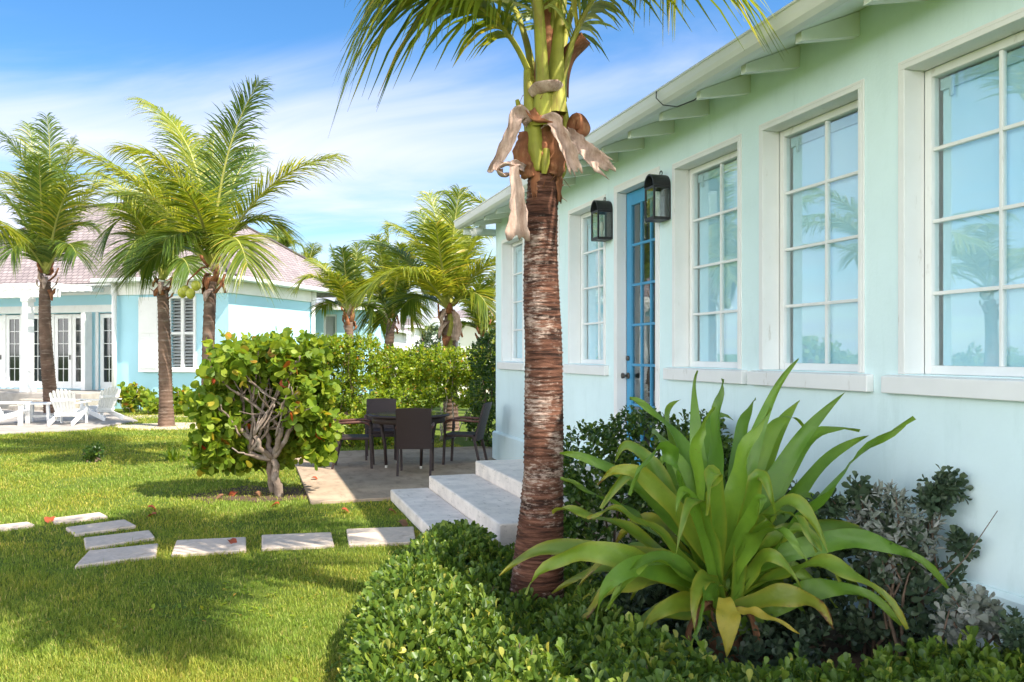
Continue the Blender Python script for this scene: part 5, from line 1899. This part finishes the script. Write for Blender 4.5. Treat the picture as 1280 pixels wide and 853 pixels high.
# strap-leaved clumps and sprouts on the lawn
def tuft(name, label, base, n, ln, wd, mat, seed, group=None):
    r = np.random.default_rng(seed)
    o = thing(name, label, 'plant', base, 0, group)
    V, Q = [], []
    for i in range(n):
        az = r.uniform(0, 6.28)
        el = r.uniform(.55, 1.4)
        L_ = ln * r.uniform(.6, 1.1)
        b = np.array([r.normal(0, .05), r.normal(0, .05), 0])
        d = np.array([math.cos(az) * math.cos(el), math.sin(az) * math.cos(el), math.sin(el)])
        s = np.array([-math.sin(az), math.cos(az), 0])
        off = len(V)
        for k in range(7):
            u = k / 6
            c = b + L_ * (d * u + np.array([0, 0, -.45]) * u ** 2.2 * math.cos(el) * 1.2)
            w_ = wd * (1 - u) ** .6 * (.7 + .6 * math.sin(math.pi * min(1, u * 1.5)))
            V += [c - s * w_ / 2, c + s * w_ / 2]
            if k < 6:
                Q.append((off + 2 * k, off + 2 * k + 1, off + 2 * k + 3, off + 2 * k + 2))
    np_mesh('foliage', np.array(V), np.zeros((0, 3)), np.array(Q), mat, o)
    return o


tuft('strap_plant', 'grassy strap leaved clump left of the sea grape, nearer the lawn', G(216, 577), 45, .42, .028, M['hedge'], 1)
tuft('strap_plant', 'grassy strap leaved clump tucked against the sea grape foliage', G(252, 586), 60, .50, .034, M['hedge'], 2)
sp = G(114, 578)
shrub('shrub', 'tiny round green shrub alone on the lawn', 'shrub', sp, [(sp.x, sp.y, .14, .13, .12, .12), (sp.x + .08, sp.y, .17, .1, .1, .1)], 200, 5, .075, TPL_OBO, M['darkshrub'], 130, 5)

# crinum lily: long arching strap leaves
CB = Vector((1.135, 4.5, 0.0))
lily = thing('lily_plant', 'big clump of long arching strap leaves in front of the house wall', 'plant', CB)
heart = W(905, 742, 4.5)


def strap_leaf(ctl, wd, r, yellow=0.0, n=22, nx=5, vee=0.22, twist=0.0):
    p0, c, p2 = (np.array(tuple(x)) for x in ctl)
    q1 = p0 + (c - p0) * .72
    q2 = c + (c - (p0 + p2) / 2) * .55 + (p2 - c) * .30
    C = bez(p0, q1, q2, p2, n)
    T = unit(np.gradient(C, axis=0))
    head = p2 - p0
    hh = np.array([head[0], head[1], 0.])
    if np.linalg.norm(hh) < .25:
        hh = np.array([c[0] - p0[0], c[1] - p0[1], 0]) + np.array([r.normal(0, .1), -.15, 0])
    face = unit(np.array([0.12 + r.normal(0, .50), -0.80 + r.normal(0, .30), 0.75]))
    S = unit(np.cross(T, face[None]))
    N = np.cross(S, T)
    u = np.linspace(0, 1, n)
    prof = np.clip(.42 + 1.35 * u - .6 * u * u, 0, .95) * np.clip((1 - u) / .55, 0, 1) ** .75
    V, A = [], []
    ph = r.uniform(0, 6.28)
    pt = r.uniform(.6, 1.4)
    for i in range(n):
        tw = twist * u[i]
        si = S[i] * math.cos(tw) + N[i] * math.sin(tw)
        ni = np.cross(si, T[i])
        for j in range(nx):
            v = (j / (nx - 1) - .5) * 2
            w_ = wd * prof[i] / 2
            wave = .17 * wd * v * v * math.sin(i * .75 * pt + ph + (1.2 if v > 0 else 0)) * min(1, u[i] * 3)
            V.append(C[i] + si * v * w_ + ni * (vee * w_ * abs(v) * (1.5 - .9 * u[i]) + wave))
            a = yellow * (.35 + .65 * u[i])
            a += max(0, (u[i] - .72)) * 1.6 * (r.uniform(.2, 1.0) if yellow > .1 else .22)
            a += (.30 if abs(v) > .9 else 0) * (yellow > .05)
            A.append(min(1, a))
    Q = []
    for i in range(n - 1):
        for j in range(nx - 1):
            a = i * nx + j
            Q.append((a, a + 1, a + nx + 1, a + nx))
    return np.array(V), np.array(Q), np.array(A), np.tile(np.linspace(-1, 1, nx), n)


def cr_leaf(mx, my, tx, ty, dm, dt, wd=.10, yellow=0., bx=0., by=0., twist=0.):
    return ((heart + Vector((bx, by, 0)), W(mx, my, 4.5 + dm), W(tx, ty, 4.5 + dt)), wd, yellow, twist)


LV = [cr_leaf(930, 570, 998, 448, .05, .10, .085), cr_leaf(968, 590, 1057, 490, .0, .0, .10), cr_leaf(1010, 625, 1141, 520, -.08, -.16, .125),
      cr_leaf(985, 560, 1074, 540, .2, .35, .09), cr_leaf(1050, 655, 1190, 738, -.15, -.25, .105), cr_leaf(1020, 685, 1136, 786, -.25, -.45, .115, .12),
      cr_leaf(1040, 668, 1132, 742, .15, .3, .085), cr_leaf(990, 735, 1042, 786, -.25, -.45, .105, .5), cr_leaf(876, 712, 868, 792, -.30, -.5, .085, .30),
      cr_leaf(795, 690, 742, 782, -.25, -.45, .105, .05), cr_leaf(760, 672, 655, 742, -.1, -.25, .115, .10), cr_leaf(735, 672, 624, 720, .1, .1, .105, .18),
      cr_leaf(790, 715, 717, 792, -.05, -.15, .105, .45), cr_leaf(800, 600, 700, 568, .2, .3, .105, .02), cr_leaf(812, 560, 768, 578, .15, .15, .09, .10),
      cr_leaf(862, 560, 787, 500, .3, .5, .115), cr_leaf(868, 560, 873, 464, .1, .15, .075), cr_leaf(893, 560, 904, 474, -.05, -.05, .085), cr_leaf(920, 560, 945, 500, .2, .35, .085),
      cr_leaf(955, 530, 1006, 540, .15, .25, .085), cr_leaf(868, 610, 845, 645, -.25, -.40, .085), cr_leaf(830, 560, 850, 500, .3, .6, .085), cr_leaf(950, 620, 948, 645, -.3, -.5, .065),
      cr_leaf(790, 640, 700, 600, .3, .5, .10, .05), cr_leaf(770, 650, 690, 640, .25, .4, .10, .15), cr_leaf(800, 640, 735, 650, -.2, -.35, .085, .2), cr_leaf(820, 590, 746, 606, -.05, -.1, .095, .30),
      cr_leaf(1000, 600, 1085, 545, .3, .5, .09), cr_leaf(960, 560, 1000, 500, .35, .6, .095), cr_leaf(1030, 700, 1085, 770, .1, .15, .08, .1), cr_leaf(850, 745, 790, 800, -.25, -.4, .09, .35),
      cr_leaf(880, 540, 915, 525, .3, .6, .10), cr_leaf(940, 650, 1010, 700, -.3, -.55, .09), cr_leaf(860, 600, 895, 510, -.1, -.2, .095), cr_leaf(915, 600, 965, 512, -.12, -.2, .105), cr_leaf(780, 700, 690, 742, .2, .3, .09, .2),
      cr_leaf(840, 570, 815, 540, .45, .8, .095), cr_leaf(935, 570, 975, 545, .5, .9, .095), cr_leaf(1000, 640, 1060, 640, .4, .8, .09), cr_leaf(890, 580, 900, 560, .5, 1.0, .1)]
rlf = np.random.default_rng(5)
for i in range(30):
    an = rlf.uniform(0, 6.283)
    rad_ = rlf.uniform(.40, .95)
    tx_, ty_ = CB.x + rad_ * math.cos(an), CB.y + rad_ * math.sin(an) * .75
    zt_ = rlf.uniform(.12, .62) + .35 * (i % 3 == 0)
    hz = Vector((heart.x, heart.y, heart.z - rlf.uniform(0, .2)))
    md_ = Vector((CB.x + rad_ * .5 * math.cos(an), CB.y + rad_ * .4 * math.sin(an), zt_ + rlf.uniform(.18, .38)))
    LV.append(((hz, md_, Vector((tx_, ty_, zt_))), rlf.uniform(.075, .11), rlf.choice([0, .05, .1, .4]), 0.))
VV, QQ, AA, XX = [], [], [], []
off = 0
rl = np.random.default_rng(17)
for i, (ctl, wd, yl, tw) in enumerate(LV):
    a_ = 2.4 * i
    b_ = Vector((.045 * math.cos(a_), .045 * math.sin(a_), rl.uniform(-.10, .06)))
    ctl = (ctl[0] + b_, ctl[1], ctl[2])
    v, qd, ag, ac = strap_leaf(ctl, wd * 1.24, rl, yl, twist=rl.normal(0, .45))
    XX.append(ac)
    VV.append(v)
    QQ.append(qd + off)
    AA.append(ag)
    off += len(v)
np_mesh('foliage', np.concatenate(VV) - np.array(CB), np.zeros((0, 3)), np.concatenate(QQ), M['crinum'], lily, attr=('aging', np.concatenate(AA)), attr2=('across', np.concatenate(XX)))
for ctl, wd, lab in (((W(905, 748, 4.25), W(911, 772, 4.14), W(908, 822, 4.06)), .135, 'yellow leaf hanging straight down'), ((heart + Vector((0, -.15, -.05)), W(940, 762, 4.3), W(1000, 792, 4.2)), .06, None)):
    v, qd, ag, ac = strap_leaf(ctl, wd, rl, .0)
    lo_ = np_mesh('yellow_leaf', v - np.array(CB), np.zeros((0, 3)), qd, M['crinum_old'], lily, attr=('aging', ag * .6), attr2=('across', ac))
    if lab:
        lo_['label'] = lab
mb = MB()
mb.lathe([(.11, 0), (.10, .1), (.085, .22), (.06, .32), (.03, .38)], 14, (CB.x, CB.y, 0))
mb.build('stalk', M['dead'], lily, True, origin=CB)
for i, (x, y, ddx) in enumerate(((860, 790, .03), (945, 795, -.02), (870, 775, .02))):
    p = W(x, y, 4.35)
    strap(lily, [heart + Vector((ddx * 2, -.05, -.08)), heart.lerp(p, .6) + Vector((0, -.04, .06)), p, p + Vector((ddx, -.02, -.14))], [.02, .03, .03, .008], M['dead'], 'dead_leaf', .6, .004, seed=i, wav=.1)


# low clipped hedge in the foreground
lh = thing('low_hedge', 'low clipped small leaved hedge wrapping round the palm in the foreground', 'hedge', (0, 4.2, 0))
rh = np.random.default_rng(55)
poly = np.array(LOW)
n = 11500
x = rh.uniform(-1.35, 2.95, n * 3)
y = rh.uniform(2.5, 6.8, n * 3)
k = inside(LOW, x, y)
x, y = x[k][:n], y[k][:n]
d, bx, by = edge_dist(LOW, x, y)


def lump(x, y):
    return (np.sin(x * 5.1 + 1.3 * np.sin(y * 3.7)) * np.sin(y * 4.3 + 1.1 * np.sin(x * 4.9)) * .6 + np.sin(x * 11.3 + y * 7.1) * np.sin(y * 12.7 - x * 5.3) * .4)


hgt = (.325 + .075 * lump(x, y) + .03 * np.sin(x * 23 + y * 9) * np.sin(y * 21 - x * 8) - .02 * (y > 5.2) - .12 * np.exp(-((x - .18) / .34) ** 2) * np.clip((y - 3.7) * 2, 0, 1) - .10 * np.exp(-((x - 1.08) / .42) ** 2) * np.clip((y - 3.2) * 2, 0, 1)) * np.sqrt(np.clip(d / .26, .02, 1))
trk = np.hypot(x - .15, y - 5.1)
kk = trk > .19
x, y, d, bx, by, hgt, trk = (a[kk] for a in (x, y, d, bx, by, hgt, trk))
depth = np.abs(rh.normal(0, 1, len(x))) * .05
z = np.maximum(.03, hgt - depth + rh.normal(0, .014, len(x)) + .05 * (rh.uniform(0, 1, len(x)) < .06))
nx_, ny_ = (bx - x), (by - y)
ln_ = np.maximum(np.hypot(nx_, ny_), 1e-4)
edge = np.clip(1 - d / .26, 0, 1)
ax = np.stack([nx_ / ln_ * edge * 1.2, ny_ / ln_ * edge * 1.2, np.full(len(x), .8)], 1) + rh.normal(0, .34, (len(x), 3))
# side sprigs on the visible flanks
m_ = 5200
ii = rh.integers(0, 6, m_)
uu = rh.uniform(0, 1, m_)
A_, B_ = poly[ii], poly[(ii + 1) % len(poly)]
E_ = A_ + (B_ - A_) * uu[:, None]
nd = (B_ - A_)
out = unit(np.stack([-nd[:, 1], nd[:, 0]], 1))
inn_ = rh.uniform(.0, .14, m_)
zz = rh.uniform(.02, .30, m_)
sx_, sy_ = E_[:, 0] - out[:, 0] * (inn_ + .10 * (zz / .3) ** 2), E_[:, 1] - out[:, 1] * (inn_ + .10 * (zz / .3) ** 2)
pos = np.concatenate([np.stack([x, y, z], 1), np.stack([sx_, sy_, zz], 1)])
axs = np.concatenate([ax, np.stack([out[:, 0], out[:, 1], np.full(m_, .7)], 1) + rh.normal(0, .35, (m_, 3))])
js = rh.choice(len(x), 260)
sh_p = np.stack([x[js], y[js], hgt[js] + rh.uniform(.02, .085, 260)], 1)
pos = np.concatenate([pos, sh_p])
axs = np.concatenate([axs, np.array([[0, 0, 1.]]) + rh.normal(0, .3, (260, 3))])
P_, D_, U_, S_ = sprigs(pos, axs, 6, .066, 1.0, .065, rh)
S_ = S_ * rh.choice([.7, .9, 1.0, 1.0, 1.25], len(S_))
v_, t_, q_ = leaves_arrays(TPL_LOW, P_, D_, U_, S_)
np_mesh('foliage', v_ - np.array(lh.location), t_, q_, M['lowhedge'], lh)
mb = MB()
q = random.Random(8)
for i in range(340):
    j = q.randrange(len(x))
    tp = Vector((x[j], y[j], max(.1, z[j] - .01)))
    b = tp + Vector((q.gauss(0, .05), q.gauss(0, .05), 0))
    b.z = 0
    mb.tube([b, b.lerp(tp, .55) + Vector((q.gauss(0, .02), q.gauss(0, .02), 0)), tp], [.006, .004, .0025], 4)
tag(mb.build('stem', M['bark_brown'], lh, True, origin=lh.location), kind='stuff')


# ------------------------------------------------------------------ dining set
def dining_chair(label, loc, rz):
    o = thing('dining_chair', label, 'chair', loc, rz, 'dark wicker chairs round the patio table')
    mb = MB()
    mb.box(-.225, .225, -.22, .23, .405, .445)
    mb.box(-.225, .225, .205, .228, .345, .405)
    mb.box(-.225, .225, -.22, -.20, .345, .405)
    mb.build('seat', M['wicker'], o, bevel=.012)
    mb = MB()
    nxx, nz = 9, 9
    fr_, bk_ = [], []
    for k in range(nz):
        zz_ = .35 + .54 * k / (nz - 1)
        for j in range(nxx):
            xx = -.232 + .464 * j / (nxx - 1)
            yy_ = -.225 - .14 * ((zz_ - .35) / .54) ** 1.15 - .022 * (1 - (xx / .232) ** 2)
            zt = zz_ + (.012 * (1 - (xx / .232) ** 2) if k == nz - 1 else 0)
            fr_.append((xx, yy_, zt))
            bk_.append((xx, yy_ - .026, zt))
    nn_ = len(fr_)
    fsx = []
    for k in range(nz - 1):
        for j in range(nxx - 1):
            a = k * nxx + j
            fsx.append((a + 1, a, a + nxx, a + nxx + 1))
            fsx.append((nn_ + a, nn_ + a + 1, nn_ + a + nxx + 1, nn_ + a + nxx))
    for k in range(nz - 1):
        a, b = k * nxx, k * nxx + nxx - 1
        fsx += [(a, nn_ + a, nn_ + a + nxx, a + nxx), (b + nxx, nn_ + b + nxx, nn_ + b, b)]
    for j in range(nxx - 1):
        a, b = j, (nz - 1) * nxx + j
        fsx += [(a + 1, nn_ + a + 1, nn_ + a, a), (b, nn_ + b, nn_ + b + 1, b + 1)]
    mb.add(fr_ + bk_, fsx)
    mb.build('backrest', M['wicker'], o)
    for s in (-1, 1):
        MB().obox((s * .215, .235, 0), (s * .222, .205, .62), .030, .034, up=(0, 1, 0), w2=.032).build('leg', M['wicker'], o)
        MB().obox((s * .215, -.31, 0), (s * .218, -.215, .42), .030, .034, up=(0, 1, 0)).build('leg', M['wicker'], o)
        mb = MB()
        mb.tube([(s * .222, .205, .60), (s * .228, .19, .635), (s * .235, .10, .655), (s * .238, -.08, .648), (s * .232, -.30, .635)], [.017, .019, .020, .020, .017], 8)
        mb.build('armrest', M['wood_arm'], o, True)
    return o


pz = .036
dining_chair('dark wicker chair nearest, its back to the camera', (-1.30, 11.35, pz), R(2))
dining_chair('dark wicker chair on the left of the table, partly in sun', (-2.22, 11.95, pz), R(-84))
dining_chair('dark wicker chair behind the table, facing the camera', (-2.02, 12.95, pz), R(188))
dining_chair('dark wicker chair on the right of the table by the house corner', (-.72, 12.35, pz), R(78))
dt = thing('dining_table', 'round dark wicker dining table with a glossy dark top', 'table', (-1.48, 12.05, pz))
MB().lathe([(.55, .715), (.585, .722), (.585, .742), (.56, .748)], 40).build('rim', M['wicker'], dt, True)
MB().lathe([(.545, .748), (.545, .754)], 40).build('table_top', M['table_glass'], dt)
MB().lathe([(.50, .63), (.52, .63), (.52, .714), (.50, .714)], 36).build('apron', M['wicker'], dt, True)
for a in range(4):
    an = R(35 + 90 * a)
    c_, s_ = math.cos(an), math.sin(an)
    l_ = MB().tube([(.36 * c_, .36 * s_, .04), (.38 * c_, .38 * s_, .35), (.44 * c_, .44 * s_, .64)], [.022, .024, .028], 8).build('leg', M['wicker'], dt, True)
    MB().tube([(.36 * c_, .36 * s_, 0), (.36 * c_, .36 * s_, .045)], [.018, .018], 8).build('foot', M['brass_pin'], l_, True)

# ------------------------------------------------------------------ stepping stones and fallen leaves
STONES = [((433, 661), (517, 658), (520, 677), (436, 680.5), 'stepping stone half in shade next to the concrete steps'),
          ((327, 668.5), (414, 665), (418, 681), (327, 685), 'long plain stepping stone second from the concrete steps'),
          ((220.5, 675), (307.5, 671), (308, 687), (214, 692.5), 'stepping stone with a red leaf lying on it'),
          ((111, 688), (198, 679), (195, 693.6), (93, 707), 'stepping stone shaded by fronds, lowest in the photo'),
          ((104.6, 672), (187, 662.4), (194, 671.4), (107, 684.7), 'stepping stone just above the lowest one'),
          ((82, 659), (156, 649), (170.5, 656.6), (93.7, 667.5), 'sunlit stepping stone third from the far end'),
          ((61.7, 648), (125, 640), (134.6, 645), (69.5, 652.7), 'narrow far stepping stone with a red leaf at its left end'),
          ((-22, 658), (35, 652), (43.7, 655.4), (-22, 664), 'stepping stone cut off by the left edge of the photo')]
stone_poly = []
for q4 in STONES:
    pts = [G(px, py, .03) for px, py in q4[:4]]
    stone_poly.append([(p.x, p.y) for p in pts])
    o = flat_poly('stepping_stone', [(p.x, p.y) for p in pts], .030, M['coral'], .07, .012)
    tag(o, q4[4], 'stepping stone', 'stepping stones across the lawn')

FALL = [(191, 636, .02, 'red fallen leaf on the grass, upper of two near the stones'), (189, 645, .02, 'red fallen leaf on the grass, lower of two near the stones'), (290, 678, .036, 'red fallen leaf lying on a stepping stone'),
        (394, 599, .04, 'brown red fallen leaf on the sunny part of the patio'), (432, 639, .02, 'pale orange fallen leaf on the sunny grass before the patio'), (491, 640, .02, 'red fallen leaf in the shade beside the lowest step'),
        (292, 618, .02, 'red fallen leaf in the shade left of the sea grape trunk'), (322, 618, .02, 'brown fallen leaf just left of the sea grape trunk'), (62, 650, .034, 'red fallen leaf at the end of a far stepping stone'),
        (343, 632, .02, 'orange fallen leaf at the foot of the sea grape'), (503, 655, .02, 'small brown fallen leaf between step and stone'), (275, 622, .02, 'brown fallen leaf at the edge of the sea grape shade')]
rf_ = random.Random(6)
for px, py, z, lb in FALL:
    g = G(px, py, z)
    v, t_, qd = TPL_ROUND
    s = rf_.uniform(.08, .115)
    a = rf_.uniform(0, 6.28)
    vv = np.stack([(v[:, 0] * math.cos(a) - (v[:, 1] - .5) * math.sin(a)) * s, (v[:, 0] * math.sin(a) + (v[:, 1] - .5) * math.cos(a)) * s, (v[:, 2] * 2.2 + .12 * np.sin(v[:, 1] * 5)) * s + .012], 1)
    o = np_mesh('fallen_leaf', vv, t_, qd, M['fallen'] if 'red' in lb or 'orange' in lb else M['dead'])
    o.location = g
    tag(o, lb, 'leaf', 'fallen leaves')

# ------------------------------------------------------------------ grass blades
rg_ = np.random.default_rng(77)
NG = 230000
# more blades near the camera
yy = 3.9 + (24.0 - 3.9) * rg_.uniform(0, 1, NG * 2) ** 2.1
xx = rg_.uniform(-.66, .02, NG * 2) * yy - rg_.uniform(0, .3, NG * 2) + .3
t_h, m_h = to_house(xx, yy)
ok = ~inside(bed_pts, xx, yy)
ok &= ~((t_h > PATIO['t0'] - .02) & (t_h < PATIO['t1'] + .01) & (m_h > PATIO['m0'] - .01))
ok &= ~((t_h > 3.0) & (t_h < 5.95) & (m_h > -2.14)) & (m_h < -.06)
for s in stone_poly:
    c = np.mean(np.array(s), axis=0)
    ok &= ~inside([(c[0] + (p[0] - c[0]) * .945, c[1] + (p[1] - c[1]) * .87) for p in s], xx, yy)
ok &= ~inside([(p.x, p.y) for p in terr], xx, yy)
ok &= ~((np.hypot((xx + 7.7) / 1.25, (yy - 19.1) / .95) < 1) & (rg_.uniform(0, 1, NG * 2) < .9))
ok &= ~((np.hypot((xx + 2.95) / .62, (yy - 9.85) / .52) < 1) & (rg_.uniform(0, 1, NG * 2) < .6))
xx, yy = xx[ok][:NG], yy[ok][:NG]
N_ = len(xx)
hgt = rg_.uniform(.018, .042, N_) * np.where(rg_.uniform(0, 1, N_) < .012, 1.9, 1) * np.clip(.8 + yy * .02, .8, 1.3)
gl_ = np.sin(xx * 2.3 + 1.7 * np.sin(yy * 1.1)) * np.sin(yy * 1.9 + 1.3 * np.sin(xx * 1.7)) * .5 + np.sin(xx * 7.9 + yy * 3.1) * np.sin(yy * 6.7 - xx * 4.3) * .3 + np.sin(xx * 19 + yy * 8) * np.sin(yy * 17 - xx * 11) * .25
thin_ = (gl_ < -.30) & (rg_.uniform(0, 1, N_) < .55)
hgt = np.where(thin_, .001, hgt) * (1 + .38 * gl_) * np.where(rg_.uniform(0, 1, N_) < .0012, 2.2, 1)
wd = .0042 * np.clip(yy / 6.0, .8, 4.0)
az = rg_.uniform(0, 6.283, N_)
lean = rg_.uniform(.1, .9, N_)
ld = np.stack([np.cos(az), np.sin(az)], 1)
sd = np.stack([-np.sin(az + rg_.normal(0, .6, N_)), np.cos(az)], 1)
V = np.zeros((N_, 5, 3))
for i, (u, w_) in enumerate(((0, 1), (0, -1), (.55, .8), (.55, -.8), (1, 0))):
    V[:, i, 0] = xx + ld[:, 0] * lean * hgt * u ** 1.6 + sd[:, 0] * wd * w_ / 2
    V[:, i, 1] = yy + ld[:, 1] * lean * hgt * u ** 1.6 + sd[:, 1] * wd * w_ / 2
    V[:, i, 2] = hgt * u * (1 - .25 * lean * u) - (.003 if u == 0 else 0)
o5 = (np.arange(N_) * 5)[:, None]
Q = o5 + np.array([[0, 1, 3, 2]])
T_ = o5 + np.array([[2, 3, 4]])
go = np_mesh('grass', V.reshape(-1, 3), T_, Q, M['grass'])
tag(go, 'short mown lawn grass round the stepping stones', 'grass', kind='stuff')
nw = 900
wy = 4.0 + 12.0 * rg_.uniform(0, 1, nw) ** 1.8
wx = rg_.uniform(-.64, -.12, nw) * wy
cl = np.sin(wx * 1.9 + 2) * np.sin(wy * 1.7 + 1) + rg_.normal(0, .35, nw)
tw_, mw_ = to_house(wx, wy)
kw = (cl > .25) & (mw_ < -3.15)
for st_p in stone_poly:
    kw &= ~inside(st_p, wx, wy)
wx, wy = wx[kw], wy[kw]
wp = np.repeat(np.stack([wx, wy, np.full(len(wx), .012)], 1), 5, 0) + rg_.normal(0, .02, (len(wx) * 5, 3)) * np.array([1, 1, .2])
wd_ = rg_.normal(0, 1, wp.shape) * np.array([1, 1, .25]) + np.array([0, 0, .25])
v_, t_, q_ = leaves_arrays(TPL_OVAL, wp, wd_, np.tile(np.array([[0, 0, 1.]]), (len(wp), 1)) + rg_.normal(0, .2, wp.shape), rg_.uniform(.022, .045, len(wp)))
wo_ = np_mesh('weeds', v_, t_, q_, M['hedge'])
tag(wo_, 'small flat leaved weeds scattered through the lawn', 'weeds', kind='stuff')
